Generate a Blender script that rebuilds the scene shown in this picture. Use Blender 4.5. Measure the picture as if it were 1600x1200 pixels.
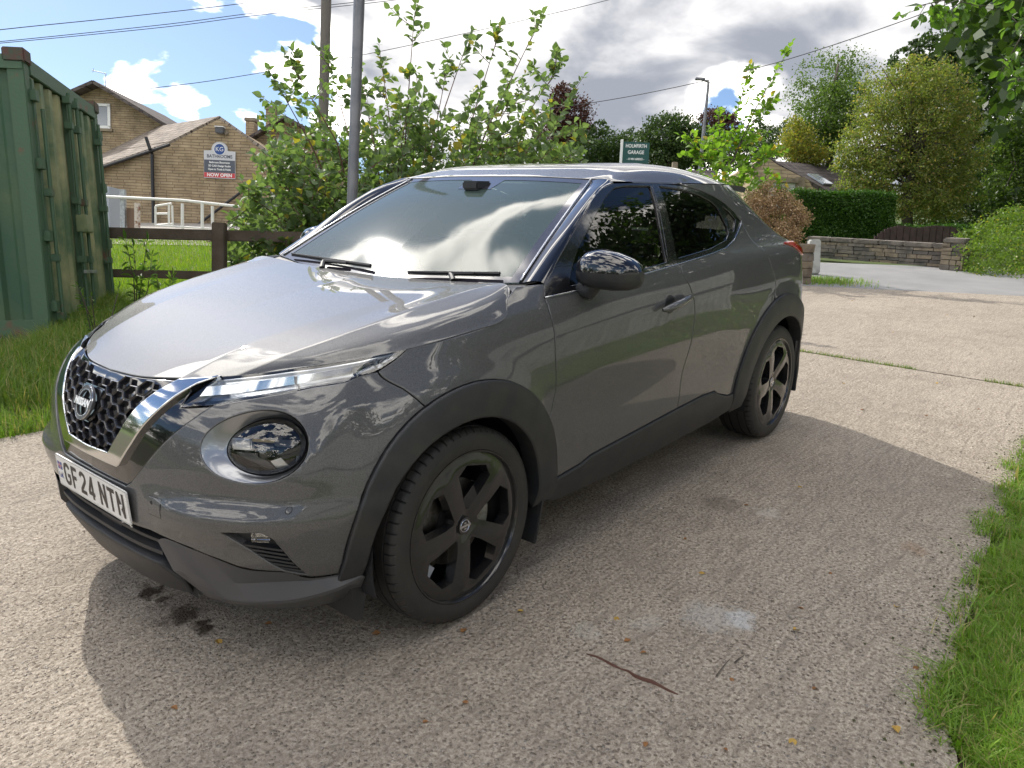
import bpy, bmesh, math, random
import numpy as np
from mathutils import Vector, Matrix
from mathutils.geometry import delaunay_2d_cdt
for o in list(bpy.data.objects): bpy.data.objects.remove(o)
SC=bpy.context.scene; COL=SC.collection
rad=math.radians
# ---------------------------------------------------------------- camera
CP=np.array([1.722,2.476,1.431]); YAW,PIT,ROL,FPX=-2.451,.251,.0126,1201.5
def cam_basis():
    f=np.array([math.cos(YAW)*math.cos(PIT),math.sin(YAW)*math.cos(PIT),-math.sin(PIT)])
    r=np.cross(f,[0,0,1]); r/=np.linalg.norm(r); u=np.cross(r,f)
    c,s=math.cos(ROL),math.sin(ROL)
    return c*r+s*u,-s*r+c*u,f
CR,CU,CF=cam_basis()
cam=bpy.data.cameras.new('camera'); cam.lens=FPX/1600*36; cam.sensor_width=36; cam.clip_start=.05; cam.clip_end=3000
camo=bpy.data.objects.new('camera',cam); COL.objects.link(camo)
camo.matrix_world=Matrix([[CR[i],CU[i],-CF[i],CP[i]] for i in range(3)]+[[0,0,0,1]])
SC.camera=camo
def at(u,v,D):
    """point of the place seen at photo pixel (u,v), D metres in front of the camera plane"""
    return CP+D*(CF+CR*(u-800)/FPX-CU*(v-600)/FPX)
# the drive lies on a hillside: plumb direction relative to the drive
UPG=Vector((-.121,-.054,.991)).normalized()
# ---------------------------------------------------------------- light
SUN=Vector((-.34,-1.21,1.0)).normalized()
RUP=UPG.rotation_difference(Vector((0,0,1)))      # turns plumb to the sky's zenith
SUNR=RUP@SUN; SUN_EL=math.asin(SUNR.z); SUN_AZ=math.atan2(SUNR.x,SUNR.y)
w=bpy.data.worlds.new('World'); SC.world=w; w.use_nodes=True
def NT(nt):
    for n in list(nt.nodes): nt.nodes.remove(n)
    def nd(t,**k):
        n=nt.nodes.new(t)
        for a,b in k.items():
            if a.startswith('i_'):
                n.inputs[a[2:].replace('_',' ')].default_value=b
            else: setattr(n,a,b)
        return n
    return nd,nt.links.new
def build_world():
    nd,L=NT(w.node_tree)
    def math_(op,a,b=None,clamp=False):
        n=nd('ShaderNodeMath',operation=op,use_clamp=clamp)
        for i,x in enumerate((a,b)):
            if x is None: continue
            if isinstance(x,(int,float)): n.inputs[i].default_value=x
            else: L(x,n.inputs[i])
        return n.outputs[0]
    def dot(vec,d):
        n=nd('ShaderNodeVectorMath',operation='DOT_PRODUCT'); L(vec,n.inputs[0]); n.inputs[1].default_value=d
        return n.outputs['Value']
    def ramp(x,a,b,c=0,d=1,smooth=True):
        n=nd('ShaderNodeMapRange',interpolation_type='SMOOTHSTEP' if smooth else 'LINEAR')
        L(x,n.inputs[0])
        for i,v in enumerate((a,b,c,d)): n.inputs[i+1].default_value=v
        return n.outputs[0]
    sky=nd('ShaderNodeTexSky',sky_type='NISHITA',sun_disc=False)
    sky.sun_elevation=SUN_EL; sky.sun_rotation=SUN_AZ; sky.altitude=200; sky.air_density=1; sky.dust_density=.6; sky.ozone_density=1.5
    tc=nd('ShaderNodeTexCoord'); mpv=nd('ShaderNodeMapping'); L(tc.outputs['Generated'],mpv.inputs[0]); mpv.inputs['Rotation'].default_value=RUP.to_euler(); V=mpv.outputs[0]; L(V,sky.inputs[0])
    # flat cloud layer: direction projected on to a plane overhead
    sep=nd('ShaderNodeSeparateXYZ'); L(V,sep.inputs[0])
    z=math_('ADD',math_('MAXIMUM',sep.outputs[2],0.0),.30)
    cx=math_('DIVIDE',sep.outputs[0],z); cy=math_('DIVIDE',sep.outputs[1],z)
    cmb=nd('ShaderNodeCombineXYZ'); L(cx,cmb.inputs[0]); L(cy,cmb.inputs[1]); L(math_('MULTIPLY',sep.outputs[2],2.5),cmb.inputs[2])
    def noise(vec,scale,det,rough,off=(0,0,0),dist=0):
        m=nd('ShaderNodeMapping'); L(vec,m.inputs[0]); m.inputs['Location'].default_value=off
        n=nd('ShaderNodeTexNoise'); n.inputs['Scale'].default_value=scale; n.inputs['Detail'].default_value=det; n.inputs['Roughness'].default_value=rough; n.inputs['Distortion'].default_value=dist
        L(m.outputs[0],n.inputs['Vector']); return n.outputs[0]
    n1=noise(cmb.outputs[0],1.9,8,.52,CLOUD_OFF,.15)
    n2=noise(cmb.outputs[0],5.5,6,.55,(4,2,1),.2)
    cov=math_('ADD',n1,math_('MULTIPLY',math_('SUBTRACT',n2,.5),.22))
    for (px,py,s,a) in CLOUD_LOBES:
        d=at(px,py,1)-CP; d=RUP@Vector(d).normalized()
        cov=math_('ADD',cov,ramp(dot(V,d),math.cos(rad(s)),1.0,0,a))
    mask=ramp(cov,.50,.56)
    thick=ramp(cov,.54,.70)
    sd=dot(V,SUNR)
    glow=ramp(sd,.86,1.0,0,1)
    n3=noise(cmb.outputs[0],2.6,6,.5,(9,3,2),.3)
    grey=math_('MULTIPLY',thick,ramp(n3,.30,.66,.62,1.0))
    mixc=nd('ShaderNodeMix',data_type='RGBA'); L(grey,mixc.inputs[0]); mixc.inputs[6].default_value=CLOUD_WHITE; mixc.inputs[7].default_value=CLOUD_GREY
    gl=nd('ShaderNodeMix',data_type='RGBA',blend_type='MULTIPLY'); gl.inputs[0].default_value=1; L(mixc.outputs[2],gl.inputs[6])
    gv=math_('ADD',math_('MULTIPLY',glow,CLOUD_GLOW),1.0); cg=nd('ShaderNodeCombineXYZ')
    for i in range(3): L(gv,cg.inputs[i])
    L(cg.outputs[0],gl.inputs[7])
    skm=nd('ShaderNodeMix',data_type='RGBA',blend_type='MULTIPLY'); skm.inputs[0].default_value=1; L(sky.outputs[0],skm.inputs[6]); skm.inputs[7].default_value=(.92,1.0,1.12,1)
    b1=nd('ShaderNodeBackground'); L(skm.outputs[2],b1.inputs[0]); b1.inputs[1].default_value=SKY_STR
    b2=nd('ShaderNodeBackground'); L(gl.outputs[2],b2.inputs[0]); b2.inputs[1].default_value=1
    ms=nd('ShaderNodeMixShader'); L(mask,ms.inputs[0]); L(b1.outputs[0],ms.inputs[1]); L(b2.outputs[0],ms.inputs[2])
    out=nd('ShaderNodeOutputWorld'); L(ms.outputs[0],out.inputs[0])
SKY_STR=.062
CLOUD_OFF=(3.1,1.7,.3)
CLOUD_WHITE=(2.0,1.90,1.76,1); CLOUD_GREY=(.20,.215,.25,1); CLOUD_GLOW=.8
CLOUD_LOBES=[(-50,-330,17,-.15),(420,-800,22,-.13),(1000,40,22,.36),(650,-60,12,.12),(60,120,15,-.09),(300,110,15,-.17),(230,45,6,.16),(245,150,4,.16),(340,190,4,.14),(60,40,5,.10),(1165,185,6,-.27),(1480,60,15,.24),(930,190,7,.05),(470,60,8,.14)]
build_world()
sl=bpy.data.lights.new('sun','SUN'); sl.energy=2.1; sl.angle=rad(.55); sl.color=(1,.945,.86)
so=bpy.data.objects.new('sun',sl); COL.objects.link(so); so.rotation_euler=(-SUN).to_track_quat('-Z','Y').to_euler(); so.location=(0,0,20)
VS=SC.view_settings; SC.display_settings.display_device='sRGB'; VS.view_transform='Standard'; VS.look='None'; VS.exposure=1.02; VS.gamma=1; VS.use_curve_mapping=False
SC.render.engine='CYCLES'; SC.cycles.max_bounces=10; SC.cycles.transparent_max_bounces=24; SC.cycles.caustics_reflective=False; SC.cycles.caustics_refractive=False
# ---------------------------------------------------------------- helpers
def link(o,parent=None):
    COL.objects.link(o)
    if parent is not None: o.parent=parent
    return o
def mesh_obj(name,verts,faces,m=None,parent=None,smooth=False,normals=None,mats=None,midx=None):
    me=bpy.data.meshes.new(name)
    if isinstance(verts,np.ndarray): verts=verts.tolist()
    if isinstance(faces,np.ndarray): faces=faces.tolist()
    me.from_pydata(verts,[],faces); me.update()
    if mats:
        for x in mats: me.materials.append(x)
        me.polygons.foreach_set('material_index',midx)
    elif m is not None: me.materials.append(m)
    if smooth or normals is not None: me.polygons.foreach_set('use_smooth',[True]*len(me.polygons))
    if normals is not None: me.normals_split_custom_set_from_vertices([tuple(n) for n in normals])
    return link(bpy.data.objects.new(name,me),parent)
def fast_mesh(name,V,F,m=None,parent=None,smooth=False):
    """V (n,3) F (k,3 or 4) numpy"""
    me=bpy.data.meshes.new(name); k=F.shape[1]
    me.vertices.add(len(V)); me.vertices.foreach_set('co',np.asarray(V,np.float32).ravel())
    me.loops.add(F.size); me.loops.foreach_set('vertex_index',F.ravel().astype(np.int32))
    me.polygons.add(len(F)); me.polygons.foreach_set('loop_start',np.arange(0,F.size,k,dtype=np.int32)); me.polygons.foreach_set('loop_total',np.full(len(F),k,np.int32))
    me.update(calc_edges=True); me.validate()
    if m: me.materials.append(m)
    if smooth: me.polygons.foreach_set('use_smooth',[True]*len(me.polygons))
    return link(bpy.data.objects.new(name,me),parent)
def empty(name,loc=(0,0,0),label=None,cat=None,group=None,rot=None,kind=None,parent=None):
    o=link(bpy.data.objects.new(name,None),parent); o.location=loc; o.empty_display_size=.1
    if rot is not None: o.rotation_euler=rot
    return tag(o,label,cat,group,kind)
def tag(o,label=None,cat=None,group=None,kind=None):
    if label: o['label']=label
    if cat: o['category']=cat
    if group: o['group']=group
    if kind: o['kind']=kind
    return o
class MB:
    """mesh builder"""
    def __init__(s): s.v=[]; s.f=[]
    def add(s,v,f):
        n=len(s.v); s.v+=[tuple(map(float,p)) for p in v]; s.f+=[tuple(i+n for i in q) for q in f]; return s
    def box(s,c,d,ax=None,bev=0):
        """c centre d half-size ax 3 axes"""
        ax=ax or ((1,0,0),(0,1,0),(0,0,1)); A=np.array([np.array(a,float) for a in ax]); c=np.array(c,float)
        V=[];
        for sx in(-1,1):
            for sy in(-1,1):
                for sz in(-1,1): V.append(c+A[0]*sx*d[0]+A[1]*sy*d[1]+A[2]*sz*d[2])
        F=[(0,1,3,2),(4,6,7,5),(0,4,5,1),(2,3,7,6),(0,2,6,4),(1,5,7,3)]
        return s.add(V,F)
    def tube(s,pts,r,n=8,cap=True):
        pts=[np.array(p,float) for p in pts]; k=len(pts); rr=r if hasattr(r,'__len__') else [r]*k
        base=len(s.v); up=None
        for i,p in enumerate(pts):
            t=pts[min(i+1,k-1)]-pts[max(i-1,0)]; t/=max(np.linalg.norm(t),1e-9)
            if up is None:
                up=np.cross(t,[0,0,1.]) if abs(t[2])<.9 else np.cross(t,[1.,0,0])
            up=up-t*(up@t); up/=max(np.linalg.norm(up),1e-9); b=np.cross(t,up)
            for j in range(n):
                a=2*math.pi*j/n; s.v.append(tuple(p+rr[i]*(math.cos(a)*up+math.sin(a)*b)))
        for i in range(k-1):
            for j in range(n):
                a=base+i*n+j; b_=base+i*n+(j+1)%n; s.f.append((a,b_,b_+n,a+n))
        if cap: s.f.append(tuple(base+j for j in range(n))[::-1]); s.f.append(tuple(base+(k-1)*n+j for j in range(n)))
        return s
    def prism(s,poly,o,e1,e2,e3,h):
        """2D poly in plane e1,e2 at origin o, extruded h along e3"""
        o,e1,e2,e3=[np.array(q,float) for q in (o,e1,e2,e3)]; n=len(poly)
        V=[o+e1*a+e2*b for a,b in poly]+[o+e1*a+e2*b+e3*h for a,b in poly]
        F=[tuple(range(n))[::-1],tuple(range(n,2*n))]+[(i,(i+1)%n,n+(i+1)%n,n+i) for i in range(n)]
        return s.add(V,F)
    def obj(s,name,m,parent=None,smooth=False,bevel=0,seg=2):
        o=mesh_obj(name,s.v,s.f,m,parent,smooth)
        bm=bmesh.new(); bm.from_mesh(o.data); bmesh.ops.recalc_face_normals(bm,faces=bm.faces)
        if bevel:
            es=[e for e in bm.edges if len(e.link_faces)==2 and e.calc_face_angle(0)>.5]
            bmesh.ops.bevel(bm,geom=es,offset=bevel,segments=seg,affect='EDGES',clamp_overlap=True)
        bm.to_mesh(o.data); bm.free()
        if bevel or smooth:
            for p in o.data.polygons: p.use_smooth=True
            if bevel or smooth=='auto': o.data.set_sharp_from_angle(angle=rad(35))
        return o
# ---------------------------------------------------------------- materials
MATS={}
def mat(name,col,rough=.5,metal=0,coat=0,spec=.5,bump=None,var=None,trans=0,emit=None,alpha=None,coords='Object',isl=0,sheen=0):
    """bump=(scale,strength,detail) var=(scale,colour2,lo,hi[,detail])"""
    m=bpy.data.materials.new(name); m.use_nodes=True; nd,L=NT(m.node_tree)
    b=nd('ShaderNodeBsdfPrincipled'); o=nd('ShaderNodeOutputMaterial'); L(b.outputs[0],o.inputs[0])
    b.inputs['Base Color'].default_value=(*col,1); b.inputs['Roughness'].default_value=rough; b.inputs['Metallic'].default_value=metal
    b.inputs['Coat Weight'].default_value=coat; b.inputs['Coat Roughness'].default_value=.03; b.inputs['Specular IOR Level'].default_value=spec
    tc=nd('ShaderNodeTexCoord'); src=None
    if var:
        n=nd('ShaderNodeTexNoise'); n.inputs['Scale'].default_value=var[0]; n.inputs['Detail'].default_value=var[4] if len(var)>4 else 5; n.inputs['Roughness'].default_value=.6
        L(tc.outputs[coords],n.inputs['Vector'])
        mr=nd('ShaderNodeMapRange'); L(n.outputs[0],mr.inputs[0]); mr.inputs[1].default_value=var[2]; mr.inputs[2].default_value=var[3]
        mx=nd('ShaderNodeMix',data_type='RGBA'); L(mr.outputs[0],mx.inputs[0]); mx.inputs[6].default_value=(*col,1); mx.inputs[7].default_value=(*var[1],1)
        src=mx.outputs[2]; L(src,b.inputs['Base Color'])
    if isl:
        g=nd('ShaderNodeNewGeometry'); hs=nd('ShaderNodeHueSaturation'); mr=nd('ShaderNodeMapRange'); L(g.outputs['Random Per Island'],mr.inputs[0]); mr.inputs[3].default_value=1-isl; mr.inputs[4].default_value=1+isl
        L(mr.outputs[0],hs.inputs['Value'])
        if src: L(src,hs.inputs['Color'])
        else: hs.inputs['Color'].default_value=(*col,1)
        L(hs.outputs[0],b.inputs['Base Color'])
    if bump:
        n=nd('ShaderNodeTexNoise'); n.inputs['Scale'].default_value=bump[0]; n.inputs['Detail'].default_value=bump[2] if len(bump)>2 else 4
        L(tc.outputs[coords],n.inputs['Vector']); bp=nd('ShaderNodeBump'); bp.inputs['Strength'].default_value=bump[1]; bp.inputs['Distance'].default_value=.01
        L(n.outputs[0],bp.inputs['Height']); L(bp.outputs[0],b.inputs['Normal'])
    if trans: b.inputs['Transmission Weight'].default_value=trans
    MATS[name]=m; return m
def glass_mat(name,tint,dust_veil=.0,fres=1.5,boost=0,dcol=(.3,.32,.32),rg=0.):
    m=bpy.data.materials.new(name); m.use_nodes=True; nd,L=NT(m.node_tree)
    t=nd('ShaderNodeBsdfTransparent'); t.inputs[0].default_value=(*tint,1)
    g=nd('ShaderNodeBsdfGlossy'); g.inputs['Roughness'].default_value=rg; g.inputs[0].default_value=(1,1,1,1)
    f=nd('ShaderNodeFresnel'); f.inputs[0].default_value=fres
    ad=nd('ShaderNodeMath',operation='MULTIPLY_ADD',use_clamp=True); L(f.outputs[0],ad.inputs[0]); ad.inputs[1].default_value=1; ad.inputs[2].default_value=boost
    ms=nd('ShaderNodeMixShader'); L(ad.outputs[0],ms.inputs[0]); L(t.outputs[0],ms.inputs[1]); L(g.outputs[0],ms.inputs[2]); last=ms.outputs[0]
    if dust_veil:
        d=nd('ShaderNodeBsdfDiffuse'); d.inputs[0].default_value=(*dcol,1); m2=nd('ShaderNodeMixShader'); m2.inputs[0].default_value=dust_veil; L(last,m2.inputs[1]); L(d.outputs[0],m2.inputs[2]); last=m2.outputs[0]
    o=nd('ShaderNodeOutputMaterial'); L(last,o.inputs[0]); return m
def leaf_mat(name,c1,c2,c3=None,tr=.35,rough=.45,w3=.0,spec=.35):
    m=bpy.data.materials.new(name); m.use_nodes=True; nd,L=NT(m.node_tree)
    g=nd('ShaderNodeNewGeometry'); oi=nd('ShaderNodeObjectInfo')
    ad=nd('ShaderNodeMath',operation='ADD'); L(g.outputs['Random Per Island'],ad.inputs[0]); L(oi.outputs['Random'],ad.inputs[1]); fr=nd('ShaderNodeMath',operation='FRACT'); L(ad.outputs[0],fr.inputs[0])
    cr=nd('ShaderNodeValToRGB'); L(fr.outputs[0],cr.inputs[0]); e=cr.color_ramp.elements; e[0].color=(*c1,1); e[1].color=(*c2,1)
    if c3:
        e[1].position=1-w3-.02; n=cr.color_ramp.elements.new(1-w3); n.color=(*c3,1); n=cr.color_ramp.elements.new(1.0); n.color=(*c3,1)
    b=nd('ShaderNodeBsdfPrincipled'); L(cr.outputs[0],b.inputs['Base Color']); b.inputs['Roughness'].default_value=rough; b.inputs['Specular IOR Level'].default_value=spec
    t=nd('ShaderNodeBsdfTranslucent'); mu=nd('ShaderNodeMix',data_type='RGBA',blend_type='MULTIPLY'); mu.inputs[0].default_value=1; L(cr.outputs[0],mu.inputs[6]); mu.inputs[7].default_value=(1.5,1.7,.7,1); L(mu.outputs[2],t.inputs[0])
    ms=nd('ShaderNodeMixShader'); ms.inputs[0].default_value=tr; L(b.outputs[0],ms.inputs[1]); L(t.outputs[0],ms.inputs[2])
    o=nd('ShaderNodeOutputMaterial'); L(ms.outputs[0],o.inputs[0]); return m

def catmull(pts,closed=False,n=6):
    P=np.array(pts,float); k=len(P); out=[]
    for i in range(k if closed else k-1):
        a,b,c,d=P[(i-1)%k] if closed or i>0 else P[0],P[i],P[(i+1)%k],P[(i+2)%k] if closed or i<k-2 else P[-1]
        for j in range(n):
            t=j/n; out.append(.5*((2*b)+(-a+c)*t+(2*a-5*b+4*c-d)*t*t+(-a+3*b-3*c+d)*t**3))
    if not closed: out.append(P[-1])
    return np.array(out)
# ---- smooth body surfaces -------------------------------------------------
import numpy as np
def crv(P, t, brk=()):
    """Interpolating cubic through rows of P (n,...) at float params t, C0 at brk."""
    P=np.asarray(P,float); n=len(P); t=np.clip(np.asarray(t,float),0,n-1)
    i=np.minimum(t.astype(int),n-2); f=t-i
    d=P[1:]-P[:-1]
    m=np.empty_like(P); m[1:-1]=(d[1:]+d[:-1])/2; m[0]=d[0]; m[-1]=d[-1]
    mL=m.copy(); mR=m.copy()
    for b in brk:
        if 0<b<n-1: mL[b]=d[b-1]; mR[b]=d[b]
    sh=(len(t),)+(1,)*(P.ndim-1); f=f.reshape(sh)
    a,b=P[i],P[i+1]; ma,mb=mR[i],mL[i+1]
    f2=f*f; f3=f2*f
    return (2*f3-3*f2+1)*a+(f3-2*f2+f)*ma+(-2*f3+3*f2)*b+(f3-f2)*mb
class Surf:
    """control net G[row][col] of 3D points; val(u,v): u col param, v row param"""
    def __init__(s,G,ub=(),vb=(),mod=None):
        s.G=np.asarray(G,float); s.ub=ub; s.vb=vb; s.mod=mod
    def val(s,u,v):
        u=np.atleast_1d(np.asarray(u,float)); v=np.atleast_1d(np.asarray(v,float))
        G=s.G; nv,nu=G.shape[:2]
        # separable hermite evaluated per point
        def w(n,t,brk):
            t=np.clip(t,0,n-1); W=crv(np.eye(n),t,brk); return W
        P=np.einsum('pi,pj,ijk->pk',w(nv,v,s.vb),w(nu,u,s.ub),G)
        if s.mod is not None: P=s.mod(P,u,v)
        return P
    def nrm(s,u,v,e=.02):
        u=np.atleast_1d(np.asarray(u,float)); v=np.atleast_1d(np.asarray(v,float)); nv,nu=s.G.shape[:2]
        a=s.val(np.minimum(u+e,nu-1),v)-s.val(np.maximum(u-e,0),v)
        b=s.val(u,np.minimum(v+e,nv-1))-s.val(u,np.maximum(v-e,0))
        n=np.cross(a,b); return n/np.maximum(np.linalg.norm(n,axis=1,keepdims=True),1e-12)
# rows of the lower body and greenhouse side: z; X at Y=0,.15,.30,.45,.60; corner X,Y; Y at side X stations; rear corner X,Y; X at Y=.45,0
SX=[.32,.15,-.05,-.40,-.90,-1.50,-2.10,-2.636,-2.95]
BT=[
(.20, .735,.732,.712,.650,.545, .43,.70, .765,.80,.82,.80,.80,.80,.81,.82,.80, -3.12,.66,-3.26,-3.29),
(.34, .800,.798,.785,.750,.680, .54,.765,.845,.86,.865,.855,.85,.85,.86,.865,.85, -3.19,.71,-3.35,-3.37),
(.44, .805,.805,.795,.765,.705, .57,.785,.862,.875,.877,.865,.862,.862,.872,.88,.86, -3.20,.73,-3.36,-3.38),
(.53, .808,.806,.797,.772,.715, .575,.795,.872,.885,.886,.875,.872,.872,.88,.89,.865, -3.19,.735,-3.35,-3.37),
(.58, .808,.803,.790,.755,.690, .555,.79,.868,.886,.888,.88,.876,.876,.884,.893,.868, -3.18,.735,-3.34,-3.36),
(.66, .800,.796,.778,.742,.682, .55,.787,.860,.886,.891,.886,.883,.883,.89,.897,.87, -3.17,.73,-3.30,-3.33),
(.75, .783,.779,.758,.716,.648, .518,.772,.843,.882,.893,.892,.892,.892,.897,.90,.872, -3.15,.73,-3.26,-3.30),
(.83, .745,.742,.716,.665,.590, .465,.755,.812,.868,.889,.892,.895,.896,.90,.90,.872, -3.13,.72,-3.23,-3.27),
(.89, .690,.686,.650,.590,.508, .39,.735,.772,.842,.876,.887,.893,.896,.898,.898,.868, -3.11,.715,-3.20,-3.25),
(.95, .610,.605,.570,.505,.415, .31,.715,.735,.808,.855,.876,.889,.893,.894,.895,.86, -3.10,.70,-3.19,-3.23),
(1.02,.54,.535,.50,.435,.345, .24,.69,.69,.765,.82,.850,.875,.882,.886,.888,.85, -3.05,.69,-3.16,-3.20),
(1.08,.48,.475,.44,.375,.285, .18,.66,.65,.725,.775,.813,.850,.862,.872,.876,.838, -3.00,.67,-3.13,-3.17),
(1.12,.44,.435,.40,.335,.245, .14,.64,.62,.70,.745,.785,.828,.838,.848,.856,.82, -2.95,.65,-3.09,-3.13),
(1.16,.40,.395,.36,.295,.205, .10,.62,.60,.68,.725,.763,.808,.818,.808,.786,.76, -2.90,.62,-3.04,-3.08),
(1.22,.34,.335,.30,.235,.145, .04,.60,.58,.66,.70,.738,.782,.793,.773,.738,.71, -2.85,.59,-2.97,-3.01),
(1.30,.26,.255,.22,.155,.065,-.04,.58,.56,.64,.67,.705,.745,.757,.740,.705,.665,-2.74,.56,-2.88,-2.92),
(1.38,.18,.175,.14,.075,-.015,-.12,.56,.54,.60,.63,.668,.705,.718,.703,.67,.62, -2.64,.53,-2.79,-2.83),
(1.46,.10,.095,.06,-.005,-.095,-.2,.54,.52,.56,.59,.625,.655,.668,.655,.625,.57, -2.55,.49,-2.70,-2.74)]
BZ=[r[0] for r in BT]
def bandnet():
    G=[]
    for r in BT:
        z=r[0]; row=[(x,y,z) for x,y in zip(r[1:6],(0,.15,.30,.45,.60))]
        row.append((r[6],r[7],z))
        xs=list(SX); k=min(1,max(0,(z-1.08)/.12)); xs[-1]+=k*(r[17]+.09-xs[-1]); xs[-2]+=k*(r[17]+.28-xs[-2])
        ys=list(r[8:17])
        for i_,dx_ in enumerate((.07,.17,.30)):
            nx=min(xs[i_],r[6]-dx_); ys[i_]+=(xs[i_]-nx)*(.42,.32,.15)[i_]; xs[i_]=nx
        row+=[(x,y,z) for x,y in zip(xs,ys)]
        row.append((r[17],r[18],z)); row.append((r[19],.45,z)); row.append((r[20],0,z))
        G.append(row)
    return G
def sstep(a,b,x):
    t=np.clip((x-a)/(b-a),0,1); return t*t*(3-2*t)
def bandmod(P,u,v):
    P=P.copy()
    # wheel arch flares: body swells towards the arch
    for cx,cz,w in ((.03,.355,1),(-2.60,.375,1)):
        r=np.hypot(P[:,0]-cx,P[:,2]-cz)
        P[:,1]+=.014*w*(1-sstep(.44,.565,r))*(P[:,1]>.6)*sstep(.15,.4,P[:,2])
    # door sides: soft hollow above the sill
    s=sstep(-.42,-.75,-(-P[:,0]))if 0 else sstep(.5,.8,-P[:,0])*(1-sstep(1.7,2.05,-P[:,0]))
    P[:,1]-=.011*s*np.exp(-((P[:,2]-.60)/.10)**2)*(P[:,1]>.5)
    k=(P[:,0]>.35)*sstep(.26,.50,P[:,1])*(1-sstep(.64,.79,P[:,1])); nrm=np.array([.78,.62,0])
    b_=.016*(1-sstep(.534,.568,P[:,2]))*sstep(.40,.52,P[:,2])*k
    P+=b_[:,None]*nrm
    return P
BAND=Surf(bandnet(),mod=bandmod)
def zv(z): return np.interp(z,BZ,np.arange(len(BZ)))   # start value only
_tv=np.linspace(0,len(BZ)-1,900); _tz=crv(np.array(BZ)[:,None],_tv)[:,0]
def z2v(z): return np.interp(z,_tz,_tv)
_ty=np.linspace(0,4.6,400)
_su=np.linspace(4.0,15.6,1600)
def uY(y,z):
    """front station param for given Y at height z"""
    v=z2v(z); u=np.linspace(0,6.4,260); P=BAND.val(u,np.full_like(u,v)); return float(np.interp(y,np.maximum.accumulate(P[:,1]),u))
def uX(x,z):
    v=z2v(z); u=np.linspace(3.0,15.4,420); P=BAND.val(u,np.full_like(u,v)); return float(np.interp(-x,np.maximum.accumulate(-P[:,0]),u))
GREYP=mat('grey_plastic',(.075,.076,.082),.36,bump=(600,.08,2))
# ================================================================= SETTING
RNG=np.random.default_rng(7)
def ray_(u,v):
    d=CF+CR*(u-800)/FPX-CU*(v-600)/FPX; return d
def gz(u,v,z=0.):
    d=ray_(u,v); t=(z-CP[2])/d[2]; return CP+t*d
UG=np.array(UPG)
FH=CF-UG*(CF@UG); FH/=np.linalg.norm(FH)          # level view direction
RH=np.cross(FH,UG)                                  # level right
def onpl(u,v,D,n=None):
    """pixel ray meets the upright plane facing the camera D metres away"""
    n=FH if n is None else n; d=ray_(u,v); t=D/(d@n); return CP+t*d
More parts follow.
